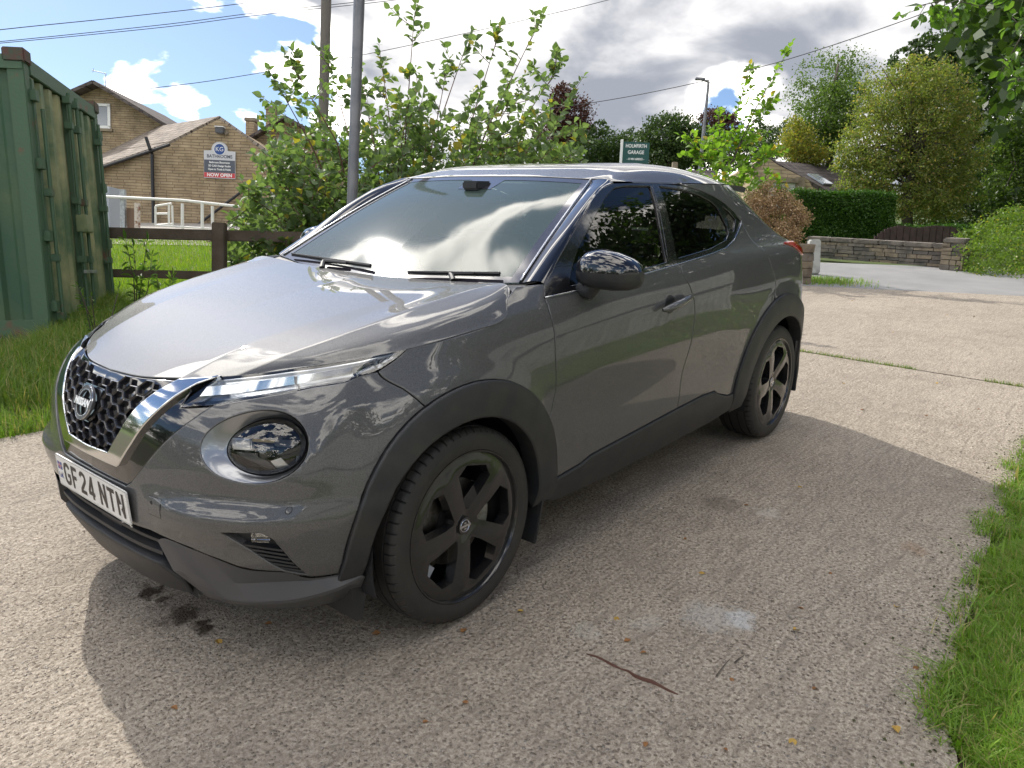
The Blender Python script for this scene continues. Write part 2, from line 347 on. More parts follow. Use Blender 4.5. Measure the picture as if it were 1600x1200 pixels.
# ---- ground -------------------------------------------------------
def concrete():
    m=bpy.data.materials.new('worn_concrete'); m.use_nodes=True; nd,L=NT(m.node_tree)
    b=nd('ShaderNodeBsdfPrincipled'); o=nd('ShaderNodeOutputMaterial'); L(b.outputs[0],o.inputs[0]); b.inputs['Roughness'].default_value=.88; b.inputs['Specular IOR Level'].default_value=.25
    tc=nd('ShaderNodeTexCoord'); V=tc.outputs['Object']
    def noise(s,d=4,r=.6,dist=0):
        n=nd('ShaderNodeTexNoise'); n.inputs['Scale'].default_value=s; n.inputs['Detail'].default_value=d; n.inputs['Roughness'].default_value=r; n.inputs['Distortion'].default_value=dist; L(V,n.inputs['Vector']); return n.outputs[0]
    def mr(x,a,b_,c=0,d=1):
        n=nd('ShaderNodeMapRange'); L(x,n.inputs[0]); 
        for i,v in enumerate((a,b_,c,d)): n.inputs[i+1].default_value=v
        return n.outputs[0]
    def mix(f,a,b_,mode='MIX'):
        n=nd('ShaderNodeMix',data_type='RGBA',blend_type=mode)
        for i,x in ((0,f),(6,a),(7,b_)):
            if isinstance(x,(int,float)): n.inputs[i].default_value=x
            elif isinstance(x,tuple): n.inputs[i].default_value=(*x,1)
            else: L(x,n.inputs[i])
        return n.outputs[2]
    base=mix(mr(noise(.9,5),.35,.68),(.62,.545,.455),(.47,.41,.34))
    base=mix(mr(noise(5,6,.65),.42,.72),base,(.64,.565,.47))
    fine=noise(75,5,.7); base=mix(mr(fine,.36,.62),mix(1.0,base,(.42,.39,.36),'MULTIPLY'),base)
    # exposed aggregate: pebbles of two sizes
    wear=mr(noise(1.7,6,.7,.6),.34,.62,.08,1.0)
    hs=[]
    for sc,lo,hi,w in ((70,.18,.36,.45),(140,.18,.40,.42),(34,.14,.30,.82)):
        v=nd('ShaderNodeTexVoronoi'); v.inputs['Scale'].default_value=sc; L(V,v.inputs['Vector'])
        se=nd('ShaderNodeSeparateColor'); L(v.outputs['Color'],se.inputs[0])
        peb=mr(v.outputs['Distance'],lo,hi,1,0)
        pick=mr(se.outputs[0],w,w+.03); k0=nd('ShaderNodeMath',operation='MULTIPLY'); L(peb,k0.inputs[0]); L(pick,k0.inputs[1]); k=nd('ShaderNodeMath',operation='MULTIPLY'); L(k0.outputs[0],k.inputs[0]); L(wear,k.inputs[1])
        cr=nd('ShaderNodeValToRGB'); L(se.outputs[1],cr.inputs[0]); e=cr.color_ramp.elements; e[0].color=(.075,.062,.052,1); e[1].color=(.78,.72,.64,1)
        x=cr.color_ramp.elements.new(.45); x.color=(.24,.185,.145,1); x=cr.color_ramp.elements.new(.72); x.color=(.20,.19,.19,1)
        base=mix(k.outputs[0],base,cr.outputs[0]); hs.append(peb)
    # brushed wear along the drive
    mp=nd('ShaderNodeMapping'); L(V,mp.inputs[0]); mp.inputs['Scale'].default_value=(5,38,1); mp.inputs['Rotation'].default_value=(0,0,.15)
    n=nd('ShaderNodeTexNoise'); n.inputs['Scale'].default_value=1; n.inputs['Detail'].default_value=5; L(mp.outputs[0],n.inputs['Vector'])
    base=mix(mr(n.outputs[0],.50,.68,0,.6),base,(.27,.235,.19))
    base=mix(mr(noise(.55,7,.7,1.2),.56,.70,0,.5),base,(.25,.225,.19))
    base=mix(mr(noise(3.3,7,.75,.8),.60,.72,0,.55),base,(.20,.17,.14))
    # stains with their own shape
    sp=nd('ShaderNodeSeparateXYZ'); wob=nd('ShaderNodeVectorMath',operation='ADD'); 
    wn=nd('ShaderNodeTexNoise'); wn.inputs['Scale'].default_value=22; wn.inputs['Detail'].default_value=4; L(V,wn.inputs['Vector']); ws=nd('ShaderNodeVectorMath',operation='SCALE'); ws.inputs['Scale'].default_value=.13; L(wn.outputs['Color'],ws.inputs[0]); L(V,wob.inputs[0]); L(ws.outputs[0],wob.inputs[1])
    def spot(x,y,r,soft=.5):
        vm=nd('ShaderNodeVectorMath',operation='DISTANCE'); L(wob.outputs[0],vm.inputs[0]); vm.inputs[1].default_value=(x+.065,y+.065,.065)
        return mr(vm.outputs['Value'],r*(1-soft),r,1,0)
    for (x,y,r,c,a) in SPOTS:
        f=spot(x,y,r); k=nd('ShaderNodeMath',operation='MULTIPLY'); L(f,k.inputs[0]); k.inputs[1].default_value=a
        base=mix(k.outputs[0],base,c)
    L(base,b.inputs['Base Color'])
    ad=nd('ShaderNodeMath',operation='MULTIPLY_ADD'); L(hs[0],ad.inputs[0]); ad.inputs[1].default_value=.7; L(fine,ad.inputs[2])
    a2=nd('ShaderNodeMath',operation='MULTIPLY_ADD'); L(noise(22,5,.7),a2.inputs[0]); a2.inputs[1].default_value=1.6; L(ad.outputs[0],a2.inputs[2])
    bp=nd('ShaderNodeBump'); bp.inputs['Strength'].default_value=1.0; bp.inputs['Distance'].default_value=.011; L(a2.outputs[0],bp.inputs['Height']); L(bp.outputs[0],b.inputs['Normal'])
    return m
SPOTS=[(.62,-.11,.06,(.03,.018,.01),.9),(.62,-.02,.035,(.04,.024,.012),.85),(.625,.12,.075,(.028,.016,.009),.95),(.62,.24,.05,(.03,.018,.01),.9),(.60,.09,.15,(.16,.13,.105),.4),
 (-.61,1.58,.075,(.60,.60,.60),.8),(-.55,1.50,.12,(.55,.53,.50),.45),(-.37,1.36,.07,(.56,.52,.46),.5),(-.20,1.22,.06,(.55,.52,.46),.4),(-1.55,1.30,.07,(.60,.56,.5),.5),(-1.5,1.1,.12,(.12,.10,.085),.4),(.9,1.0,.3,(.22,.19,.16),.25),(-1.6,1.9,.07,(.30,.16,.07),.3)]
CONC=concrete()
SOIL=mat('soil',(.075,.055,.038),.95,bump=(25,.6,6),var=(3,(.05,.075,.02),.4,.65))
LAWN=mat('lawn_ground',(.055,.095,.018),.95,bump=(14,.8,6),var=(.6,(.095,.12,.03),.35,.7,8))
ROAD=mat('road_asphalt',(.215,.215,.215),.85,bump=(80,.5,5),var=(1.2,(.285,.28,.275),.35,.7,9))
tag(mesh_obj('ground',[(-600,-600,-.07),(600,-600,-.07),(600,600,-.07),(-600,600,-.07)],[(0,1,2,3)],LAWN),kind='structure')
tag(mesh_obj('verge_soil',[(-11,2.0,-.028),(8,2.0,-.028),(8,9,-.028),(-11,9,-.028)],[(3,2,1,0)][::-1],SOIL),kind='structure')
tag(mesh_obj('bank_soil',[(-10.6,-6.6,-.030),(8,-6.6,-.030),(8,-2.3,-.030),(-10.6,-2.3,-.030)],[(0,1,2,3)],SOIL),kind='structure')
jL=lambda y: -5.325+.19*(y-0)                       # the joint across the drive
def slab(name,x0f,x1f,y0,y1,n=60,amp=.03):
    ys=np.linspace(y0,y1,n); V=[]
    for k,y in enumerate(ys): V+=[(x0f(y),y,0),(x1f(y),y,0)]
    V=np.array(V); F=[(2*i,2*i+1,2*i+3,2*i+2) for i in range(n-1)]
    return V,F
drive=tag(mesh_obj('drive',[(-11.9,-2.40,-.022),(7,-2.40,-.022),(7,2.10,-.022),(-11.9,2.10,-.022)],[(0,1,2,3)],SOIL),kind='structure')
def edgeR(x): return .03+np.interp(x,[-10,-4,-2.9,-1.1,-.6,-.3,.3,3],[2.12,2.08,2.07,2.15,2.18,2.29,2.38,2.40])+0*.012*np.sin(x*1.9)+.008*np.sin(x*5.1+1)+.006*np.sin(x*13)
def slab_obj(xa,xb):
    # irregular broken side edges, 2 cm thick
    n=140; t=np.linspace(0,1,n); 
    def rag(seed):
        r=np.random.default_rng(seed); s=sum(np.sin(t*f*40+r.uniform(0,6))*a for f,a in ((.3,.03),(1,.016),(2.3,.010),(5,.006))); return s
    top=[(xa(2.1)+(xb(2.1)-xa(2.1))*k,float(edgeR(xa(2.1)+(xb(2.1)-xa(2.1))*k))-.0+dy*.22) for k,dy in zip(t,rag(3))]; bot=[(xa(-2.42)+(xb(-2.42)-xa(-2.42))*k,-2.42+dy) for k,dy in zip(t,rag(9))]
    poly=bot+top[::-1]
    m=MB(); m.prism(poly,(0,0,-.04),(1,0,0),(0,1,0),(0,0,1),.04); 
    o=m.obj('concrete_slab',CONC,drive); return o
slab_obj(lambda y:-5.305+.19*y*.5,lambda y:6.9)
slab_obj(lambda y:-10.95-.42*(y+.2),lambda y:-5.335+.19*y*.5)
# road across the end of the drive
r0,r1=np.array([-10.24,-1.67]),np.array([-11.48,1.10]); dr_=(r1-r0)/np.linalg.norm(r1-r0); pr=np.array([-dr_[1],dr_[0]])
def rp(a,b): q=r0+dr_*a+pr*b; return (q[0],q[1],-.006)
tag(mesh_obj('road',[rp(-6,-.1),rp(40,-.1),rp(40,4.55),rp(-6,4.55)],[(0,1,2,3)],ROAD),kind='structure')
# ---- leaves and trees ----------------------------------------------
def rand_rot(n,up=0.,rng=RNG):
    a=rng.normal(size=(n,3)); a[:,2]+=up; a/=np.linalg.norm(a,axis=1,keepdims=True)
    b=rng.normal(size=(n,3)); b-=a*(a*b).sum(1,keepdims=True); b/=np.linalg.norm(b,axis=1,keepdims=True); return a,b,np.cross(a,b)
def quads(C,size,up=.3,asp=.6,rng=RNG,axis=None):
    """diamond leaves"""
    n=len(C); N,T,B=rand_rot(n,up,rng); s=(size*rng.uniform(.6,1.3,n))[:,None]
    V=np.empty((n,4,3)); V[:,0]=C-T*s*.5; V[:,1]=C+B*s*asp*.5+N*s*.08; V[:,2]=C+T*s*.5; V[:,3]=C-B*s*asp*.5+N*s*.08
    F=np.arange(4*n).reshape(n,4); return V.reshape(-1,3),F
def crown_pts(blobs,n,rng,clump=.16,per=26,shell=.5):
    """leaf points: clumps spread through the ellipsoids (c, radii)"""
    vol=np.array([b[1][0]*b[1][1]*b[1][2] for b in blobs])**.75; w_=vol/vol.sum(); out=[]
    A=np.array([RH,UG,FH])
    for b,k in zip(blobs,(w_*n/per).astype(int)+1):
        d=rng.normal(size=(k,3)); d/=np.linalg.norm(d,axis=1,keepdims=True); r=rng.uniform(shell**3,1.08,k)**(1/3)
        c=d*r[:,None]*np.array(b[1]); R_=max(b[1])*clump
        c2=c[:,None]+rng.normal(size=(k,per,3))*R_*rng.uniform(.5,1.3,(k,1,1))*np.array([1,.6,1]); out.append((c2.reshape(-1,3))@A+np.array(b[0]))
    return np.concatenate(out)
def pxb(cx,cy,rx,ry,D,rd=None):
    k=D/FPX; return (at(cx,cy,D),(rx*k,ry*k,(rd or rx)*k))
def tree(name,label,cat,blobs,n,leaf,m,trunk=None,tm=None,group=None,seed=1,up=.2,clump=.16,shell=.5,extra=None,asp=.6):
    rng=np.random.default_rng(seed); P=crown_pts(blobs,n,rng,clump,shell=shell)
    if extra is not None: P=np.r_[P,extra]
    base=trunk[0] if trunk else np.array(blobs[0][0])-UG*blobs[0][1][1]
    root=empty(name,tuple(base),label,cat,group); b=np.array(base)
    V,F=quads(P-b,leaf,up,rng=rng,asp=asp); o=fast_mesh('foliage',V,F,m,root); o['kind']='stuff'
    if trunk:
        t0,t1,r=trunk; mb=MB(); t0=np.array(t0)-b; t1=np.array(t1)-b
        pts=[t0+(t1-t0)*k+rng.normal(size=3)*r*.6*(0<k<1) for k in (0,.25,.5,.75,1)]; mb.tube(pts,[r*1.25,r,r*.8,r*.55,r*.25],10); mb.obj('trunk',tm or BARK,root,smooth=True)
        k=0
        for bl in blobs:
            for q in range(5):
                s=t0+(t1-t0)*rng.uniform(.25,.8); e=np.array(bl[0])-b+np.array([RH,UG,FH]).T@(rng.uniform(-.75,.75,3)*np.array(bl[1])); mid=(s+e)/2+UG*np.linalg.norm(e-s)*.10
                MB().tube([s,mid,e],[r*.36,r*.2,r*.05],6).obj('limb',tm or BARK,root,smooth=True)
    return root
BARK=mat('bark',(.075,.062,.05),.9,bump=(18,.8,6),var=(6,(.13,.11,.09),.4,.7))
LF_DARK=leaf_mat('leaf_dark',(.030,.060,.016),(.065,.105,.026),tr=.3)
LF_OAK=leaf_mat('leaf_oak',(.075,.13,.025),(.13,.19,.045),tr=.4)
LF_YEL=leaf_mat('leaf_yellowing',(.16,.20,.035),(.30,.28,.06),(.42,.30,.05),tr=.4,w3=.12)
LF_GOLD=leaf_mat('leaf_acer',(.13,.18,.05),(.23,.24,.07),(.36,.27,.10),tr=.5,w3=.1)
LF_COP=leaf_mat('leaf_copper',(.045,.018,.016),(.10,.035,.026),tr=.2)
LF_HEDGE=leaf_mat('leaf_hedge',(.03,.085,.010),(.075,.16,.02),tr=.3)
LF_LIME=leaf_mat('leaf_lime',(.10,.17,.03),(.17,.24,.05),(.28,.26,.05),tr=.45,w3=.05)
def sct(pts,D): return [pxb(*p[:4],D if len(p)<5 else p[4]) for p in pts]
# ---- buildings -----------------------------------------------------
def stone_mat(name,c1,c2,mortar,sc=1,row=.125,bw=.34,bias=0.,bumpd=.01,rough=.9,off=.5):
    m=bpy.data.materials.new(name); m.use_nodes=True; nd,L=NT(m.node_tree)
    b=nd('ShaderNodeBsdfPrincipled'); o=nd('ShaderNodeOutputMaterial'); L(b.outputs[0],o.inputs[0]); b.inputs['Roughness'].default_value=rough; b.inputs['Specular IOR Level'].default_value=.2
    tc=nd('ShaderNodeTexCoord'); n0=nd('ShaderNodeTexNoise'); n0.inputs['Scale'].default_value=1.6; L(tc.outputs['Object'],n0.inputs['Vector'])
    sc_=nd('ShaderNodeVectorMath',operation='SCALE'); sc_.inputs['Scale'].default_value=.05; L(n0.outputs['Color'],sc_.inputs[0]); ad=nd('ShaderNodeVectorMath',operation='ADD'); L(tc.outputs['Object'],ad.inputs[0]); L(sc_.outputs[0],ad.inputs[1])
    br=nd('ShaderNodeTexBrick'); L(ad.outputs[0],br.inputs[0]); br.inputs['Scale'].default_value=sc; br.inputs['Color1'].default_value=(*c1,1); br.inputs['Color2'].default_value=(*c2,1); br.inputs['Mortar'].default_value=(*mortar,1)
    br.inputs['Mortar Size'].default_value=.012; br.inputs['Mortar Smooth'].default_value=.3; br.inputs['Bias'].default_value=bias; br.inputs['Brick Width'].default_value=bw; br.inputs['Row Height'].default_value=row; br.offset=off; br.squash=1.35; br.squash_frequency=3
    n=nd('ShaderNodeTexNoise'); n.inputs['Scale'].default_value=2.2; n.inputs['Detail'].default_value=7; L(tc.outputs['Object'],n.inputs['Vector'])
    mr=nd('ShaderNodeMapRange'); L(n.outputs[0],mr.inputs[0]); mr.inputs[1].default_value=.3; mr.inputs[2].default_value=.7; mr.inputs[3].default_value=.72; mr.inputs[4].default_value=1.2
    hs=nd('ShaderNodeHueSaturation'); L(br.outputs[0],hs.inputs['Color']); L(mr.outputs[0],hs.inputs['Value']); L(hs.outputs[0],b.inputs['Base Color'])
    bp=nd('ShaderNodeBump'); bp.inputs['Strength'].default_value=1; bp.inputs['Distance'].default_value=bumpd; bp.invert=True; L(br.outputs['Fac'],bp.inputs['Height']); L(bp.outputs[0],b.inputs['Normal'])
    return m
STONE=stone_mat('coursed_stone',(.33,.25,.155),(.40,.315,.205),(.20,.15,.10),row=.105,bw=.46)
STONE2=stone_mat('coursed_stone_pale',(.44,.35,.22),(.53,.43,.29),(.28,.22,.15),row=.12,bw=.45)
SLATE=stone_mat('stone_slates',(.24,.20,.165),(.33,.28,.235),(.06,.05,.045),row=.22,bw=.5,bumpd=.03)
SLATE2=stone_mat('dark_tiles',(.10,.085,.08),(.14,.12,.11),(.035,.03,.03),row=.24,bw=.30,bumpd=.03)
class Fr:
    """upright local frame: x along the wall, y plumb, z towards the viewer"""
    def __init__(s,u,v,D,yaw=0):
        s.n=FH*math.cos(yaw)+RH*math.sin(yaw); s.e1=np.cross(s.n,UG); s.e1/=np.linalg.norm(s.e1); s.e2=UG; s.e3=-s.n; s.o=at(u,v,D)
        s.M=frame_M2(s.o,s.e1,s.e2,s.e3)
    def px(s,u,v,dz=0.):
        d=ray_(u,v); P0=s.o+s.e3*dz; t=((P0-CP)@s.n)/(d@s.n); q=CP+t*d-s.o; return np.array([q@s.e1,q@s.e2,q@s.e3])
def frame_M2(o,ex,ey,ez): return Matrix([[ex[i],ey[i],ez[i],o[i]] for i in range(3)]+[[0,0,0,1]])
def thing(name,fr,label,cat,group=None):
    o=empty(name,(0,0,0),label,cat,group); o.matrix_world=fr.M; return o
def solid(name,poly,depth,m,parent,z0=0.):
    """poly local xy, front face at z0, extruded back by depth"""
    return MB().prism([(p[0],p[1]) for p in poly],(0,0,z0),(1,0,0),(0,1,0),(0,0,-1),depth).obj(name,m,parent)
def rect(fr,u0,v0,u1,v1): a=fr.px(u0,v0); b=fr.px(u1,v1); return [(a[0],b[1]),(b[0],b[1]),(b[0],a[1]),(a[0],a[1])]
WHITEF=mat('white_frame',(.78,.78,.76),.4); PANE=mat('window_pane',(.10,.14,.19),.06,coat=1); BLACKP=mat('black_pipe',(.018,.018,.022),.35); RAILW=mat('white_rail',(.72,.71,.67),.5,var=(9,(.42,.28,.18),.66,.74)); GALV=mat('galvanised',(.42,.44,.45),.45,.6,var=(14,(.3,.31,.32),.4,.6)); MORT=mat('coping_stone',(.30,.25,.18),.9,var=(5,(.17,.14,.10),.4,.7))
# showroom: stone gable with sign
B1=Fr(300,360,29)
b1=thing('stone_building',B1,'stone showroom with low gable, blue round logo sign and black drainpipe','building')
P=lambda u,v: tuple(B1.px(u,v)[:2])
solid('wall',[P(120,375),P(120,272),P(265,225),P(342,186),P(440,253),P(440,380)],7,STONE,b1)
# roof slabs over the gable
def quadroof(name,parent,fr,a,b,c,d,m,th=.12):
    """a,b front verge (pixel,depth) c,d back; slab with own frame so that courses follow the slope"""
    pts=[at(*q) for q in (a,b,c,d)]; e1=pts[3]-pts[0]; e1/=np.linalg.norm(e1); n=np.cross(e1,pts[1]-pts[0]); n/=np.linalg.norm(n)
    if n@UG<0: n=-n
    e2=np.cross(n,e1); M=frame_M2(pts[0],e1,e2,n); L=[((q-pts[0])@e1,(q-pts[0])@e2) for q in pts]
    o=MB().prism(L,(0,0,-th),(1,0,0),(0,1,0),(0,0,1),th).obj(name,m,None); o.parent=parent; o.matrix_basis=fr.M.inverted()@M if parent else M; return o
quadroof('roof',b1,B1,(343,181,28.7),(264,221,28.6),(120,246,40),(203,205,40),SLATE)
quadroof('roof',b1,B1,(264.5,222,28.6),(118,271,28.4),(60,266,38),(190,226,38),SLATE)
quadroof('roof',b1,B1,(343,181,28.7),(445,253,28.5),(420,240,40),(300,196,42),SLATE)
m=MB(); a=B1.px(120,275,.3); b=B1.px(265,226,.3); m.tube([a,b],.055,8); m.obj('gutter',BLACKP,b1)
m=MB(); m.tube([B1.px(228,214,.42),B1.px(234,232,.36),B1.px(237.5,240,.12),B1.px(240,358,.12)],.062,10)
m.obj('drainpipe',BLACKP,b1,smooth='auto')
MB().tube([B1.px(390,290,.15),B1.px(300,358,.15)],.05,8).obj('handrail_pipe',BLACKP,b1,smooth='auto')
m=MB(); c=B1.px(344,204,.18); m.box(c,(.15,.11,.12)); m.obj('security_light',GREYP,b1,bevel=.02); MB().box(c+[0,.12,.02],(.16,.015,.14)).obj('light_hood',WHITEF,b1)
m=MB(); c=B1.px(354,208,.04); m.tube([c,c+[0,0,.1]],[.085,.07],14); m.obj('vent_pipe',MORT,b1)
SGN=mat('sign_grey',(.55,.55,.57),.5); SGB=mat('sign_blue',(.02,.07,.26),.4); SGD=mat('sign_dark',(.08,.09,.115),.5); SGR=mat('sign_red',(.55,.05,.06),.5)
sg_=thing('shop_sign',B1,'grey shop sign with round blue logo and red bottom strip on the gable wall','sign')
s0=B1.px(319,235,.05); s1=B1.px(368,280,.05); W_=(s1[0]-s0[0]); H_=s0[1]-s1[1]; cx_=(s0[0]+s1[0])/2
arc_=[(cx_+.30*math.cos(rad(a_)),s0[1]+.06+.27*math.sin(rad(a_))) for a_ in range(-10,191,10)]
MB().prism([(s0[0],s1[1]),(s1[0],s1[1]),(s1[0],s0[1])]+arc_+[(s0[0],s0[1])],(0,0,.03),(1,0,0),(0,1,0),(0,0,1),.05).obj('sign_board',SGN,sg_)
m=MB(); disc(m,np.array([cx_,s0[1]+.05,.082]),np.array([1,0,0.]),np.array([0,1.,0]),np.array([0,0,1.]),.20,.006,32) if 0 else None
def disc0(c,r,h,n=32): return [(c[0]+r*math.cos(2*math.pi*i/n),c[1]+r*math.sin(2*math.pi*i/n)) for i in range(n)]
MB().prism(disc0((cx_,s0[1]+.06),.215,0),(0,0,.081),(1,0,0),(0,1,0),(0,0,1),.004).obj('sign_roundel',WHITEF,sg_)
MB().prism(disc0((cx_,s0[1]+.06),.195,0),(0,0,.086),(1,0,0),(0,1,0),(0,0,1),.004).obj('sign_roundel',SGB,sg_)
def tx(t,size,m,par,x,y,z,sx=1,bold=0,nm='sign_lettering'): return text_mesh2(t,size,m,nm,par,Matrix.Translation((x,y,z)),sx,bold)
def text_mesh2(txt,size,m,name,parent,M,sx=1.0,bold=0):
    cu=bpy.data.curves.new(name,'FONT'); cu.body=txt; cu.size=size; cu.extrude=.001; cu.offset=bold; cu.align_x='CENTER'; cu.align_y='CENTER'; cu.resolution_u=3
    o=bpy.data.objects.new(name,cu); COL.objects.link(o); me=bpy.data.meshes.new_from_object(o.evaluated_get(bpy.context.evaluated_depsgraph_get())); bpy.data.objects.remove(o)
    me.materials.clear(); me.materials.append(m); me.transform(Matrix.Diagonal((sx,1,1,1)))
    ob=link(bpy.data.objects.new(name,me),parent); ob.matrix_basis=M; return ob
tx('KG',.22,WHITEF,sg_,cx_,s0[1]+.06,.093)
tx('BATHROOMS',.17,SGD,sg_,cx_,s0[1]-.20,.083,.93,.004)
yb=s1[1]+.20
MB().box((cx_,(s0[1]-.33+yb)/2,.082),(W_/2-.01,(s0[1]-.33-yb)/2,.002)).obj('sign_panel',SGD,sg_)
for i,t in enumerate(('Bathroom Showroom','3D CAD Design Studio','Open to Trade & Public')): tx(t,.095,WHITEF,sg_,cx_,s0[1]-.42-.125*i,.087,.92,.003)
MB().box((cx_,(s1[1]+.02+yb)/2,.082),(W_/2-.01,(yb-s1[1]-.03)/2,.002)).obj('sign_strip',SGR,sg_)
tx('NOW OPEN',.17,WHITEF,sg_,cx_,(s1[1]+.02+yb)/2,.087,1.0,.006)
# taller house behind
B2=Fr(190,300,36); b2=thing('stone_house',B2,'taller stone house behind the showroom with white framed upper window','building')
P=lambda u,v: tuple(B2.px(u,v)[:2])
solid('wall',[P(60,330),P(60,175),P(152,135),P(262,200),P(300,222),P(300,330)],7,STONE,b2)
for a,b in ((B2.px(40,180,.25),B2.px(152,131,.25)),(B2.px(152,131,.25),B2.px(310,226,.25))):
    d=(b-a)/np.linalg.norm(b-a); MB().box((a+b)/2+[0,-.0,-3.2],(np.linalg.norm(b-a)/2,.07,3.6),ax=(d,np.cross([0,0,1],d),(0,0,1))).obj('roof',SLATE2,b2)
wf=MB(); a=B2.px(138,163,.03); b=B2.px(171,199,.03); w2=(b[0]-a[0]); 
W=MB().prism([(a[0],b[1]),(b[0],b[1]),(b[0],a[1]),(a[0],a[1])],(0,0,.01),(1,0,0),(0,1,0),(0,0,1),.012).obj('window',PANE,b2)
for c,d in (((a[0],(a[1]+b[1])/2),(.06,(a[1]-b[1])/2)),((b[0],(a[1]+b[1])/2),(.06,(a[1]-b[1])/2)),(((a[0]+b[0])/2,a[1]),(w2/2+.06,.06)),(((a[0]+b[0])/2,b[1]),(w2/2+.06,.06))):
    MB().box((c[0],c[1],.04),(d[0],d[1],.035)).obj('frame',WHITEF,W)
MB().box(((a[0]+b[0])/2,b[1]-.13,.05),(w2/2+.15,.06,.07)).obj('sill',MORT,b2)
m=MB(); c=B2.px(165,140,.1); t=B2.px(165.5,115,.1); m.tube([c,t],.02,6); m.tube([B2.px(144,110,.1),t],.018,6); m.tube([B2.px(146,107,.1),B2.px(145,113,.1)],.012,5); m.obj('aerial',GALV,b2)
# house on the right of it with chimneys
B3=Fr(420,250,34); b3=thing('stone_house',B3,'dark stone house end behind the leafy shrub with two chimneys','building')
P=lambda u,v: tuple(B3.px(u,v)[:2])
solid('wall',[P(384,330),P(384,222),P(398,214),P(446,186),P(500,215),P(500,330)],7,STONE,b3)
for a,b in ((B3.px(384,222,.2),B3.px(447,184,.2)),(B3.px(447,184,.2),B3.px(505,216,.2))):
    d=(b-a)/np.linalg.norm(b-a); MB().box((a+b)/2+[0,0,-3.2],(np.linalg.norm(b-a)/2,.06,3.5),ax=(d,np.cross([0,0,1],d),(0,0,1))).obj('roof',SLATE2,b3)
for (u0,v0,u1,v1,z) in ((387,188,400,214,-1.),(418,170,431,212,-2.5)):
    a=B3.px(u0,v0,z); b=B3.px(u1,v1,z); ch=MB().box(((a[0]+b[0])/2,(a[1]+b[1])/2,z),((b[0]-a[0])/2,(a[1]-b[1])/2,.25)).obj('chimney',STONE,b3); MB().box(((a[0]+b[0])/2,a[1],z),((b[0]-a[0])/2+.05,.07,.3)).obj('chimney_cap',MORT,ch)
# bungalow to the right, over the hedge
B4=Fr(1240,300,26); b4=thing('bungalow',B4,'pale stone bungalow with dark tiled roof, skylight and white garage door','building')
P=lambda u,v: tuple(B4.px(u,v)[:2])
solid('wall',[P(1178,330),P(1178,256),P(1197,244),P(1214,257),P(1292,296),P(1292,340)],6,STONE2,b4)
MB().box((B4.px(1196,250,.05)+B4.px(1181,262,.05))/2,(.02,.3,.03)).obj('barge_board',WHITEF,b4) if 0 else None
quadroof('roof',b4,B4,(1208,251,26.2),(1296,299,25.8),(1420,310,31),(1330,262,32),SLATE2)
quadroof('roof',b4,B4,(1199,242,25.8),(1174,258,25.8),(1180,262,33),(1210,250,33),SLATE2)
MB().box((B4.px(1213,279,.1)+B4.px(1213,284,.1))/2,((B4.px(1246,280)[0]-B4.px(1181,280)[0])/2,.07,.12)).obj('lintel',MORT,b4)
q=rect(B4,1185,284,1243,330); solid('garage_door',q,.04,WHITEF,b4,.05)
for k in range(1,6):
    y=q[0][1]+(q[2][1]-q[0][1])*k/6; MB().box(((q[0][0]+q[1][0])/2,y,.056),((q[1][0]-q[0][0])/2,.012,.006)).obj('door_rail',SGN,b4)
solid('door_jamb',rect(B4,1243,277,1251,335),.2,MORT,b4,.14)
a=at(1280,281,25.9); b=at(1302,288,25.95); 
e=(at(1330,262,32)-at(1208,251,26.2)); e/=np.linalg.norm(e); f_=at(1296,299,25.8)-at(1208,251,26.2); f_/=np.linalg.norm(f_); nn=np.cross(e,f_); nn=nn if nn@UG>0 else -nn
c=(at(1208,251,26.2)+f_*1.35+e*1.0)+nn*.05
o=MB().box((0,0,0),(.45,.35,.03)).obj('skylight',mat('skylight_glass',(.55,.62,.68),.1,coat=1),b4); o.matrix_basis=B4.M.inverted()@frame_M2(c,e,np.cross(nn,e),nn)
# ---- container -------------------------------------------------------
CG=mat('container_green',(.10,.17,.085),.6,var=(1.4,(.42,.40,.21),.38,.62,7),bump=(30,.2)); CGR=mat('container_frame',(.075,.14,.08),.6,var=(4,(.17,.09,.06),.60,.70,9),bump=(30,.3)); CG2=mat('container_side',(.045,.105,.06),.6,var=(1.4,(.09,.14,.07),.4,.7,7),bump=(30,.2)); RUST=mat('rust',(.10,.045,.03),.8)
cA=np.array([-.98,-5.36,0]); cB=np.array([-2.33,-7.20,-.24]); cd=(cB-cA); cw_=np.linalg.norm(cd); cd/=cw_; cn=np.array([-cd[1],cd[0],0]); cn/=np.linalg.norm(cn)
if cn@(CP-cA)<0: cn=-cn
cz=np.cross(cn,cd); cz=cz if cz[2]>0 else -cz; CHT=2.52
ct=empty('shipping_container',tuple(cA),'weathered green shipping container with locking bars at the left','container'); ct.matrix_world=frame_M2(cA,cd,cz,cn)
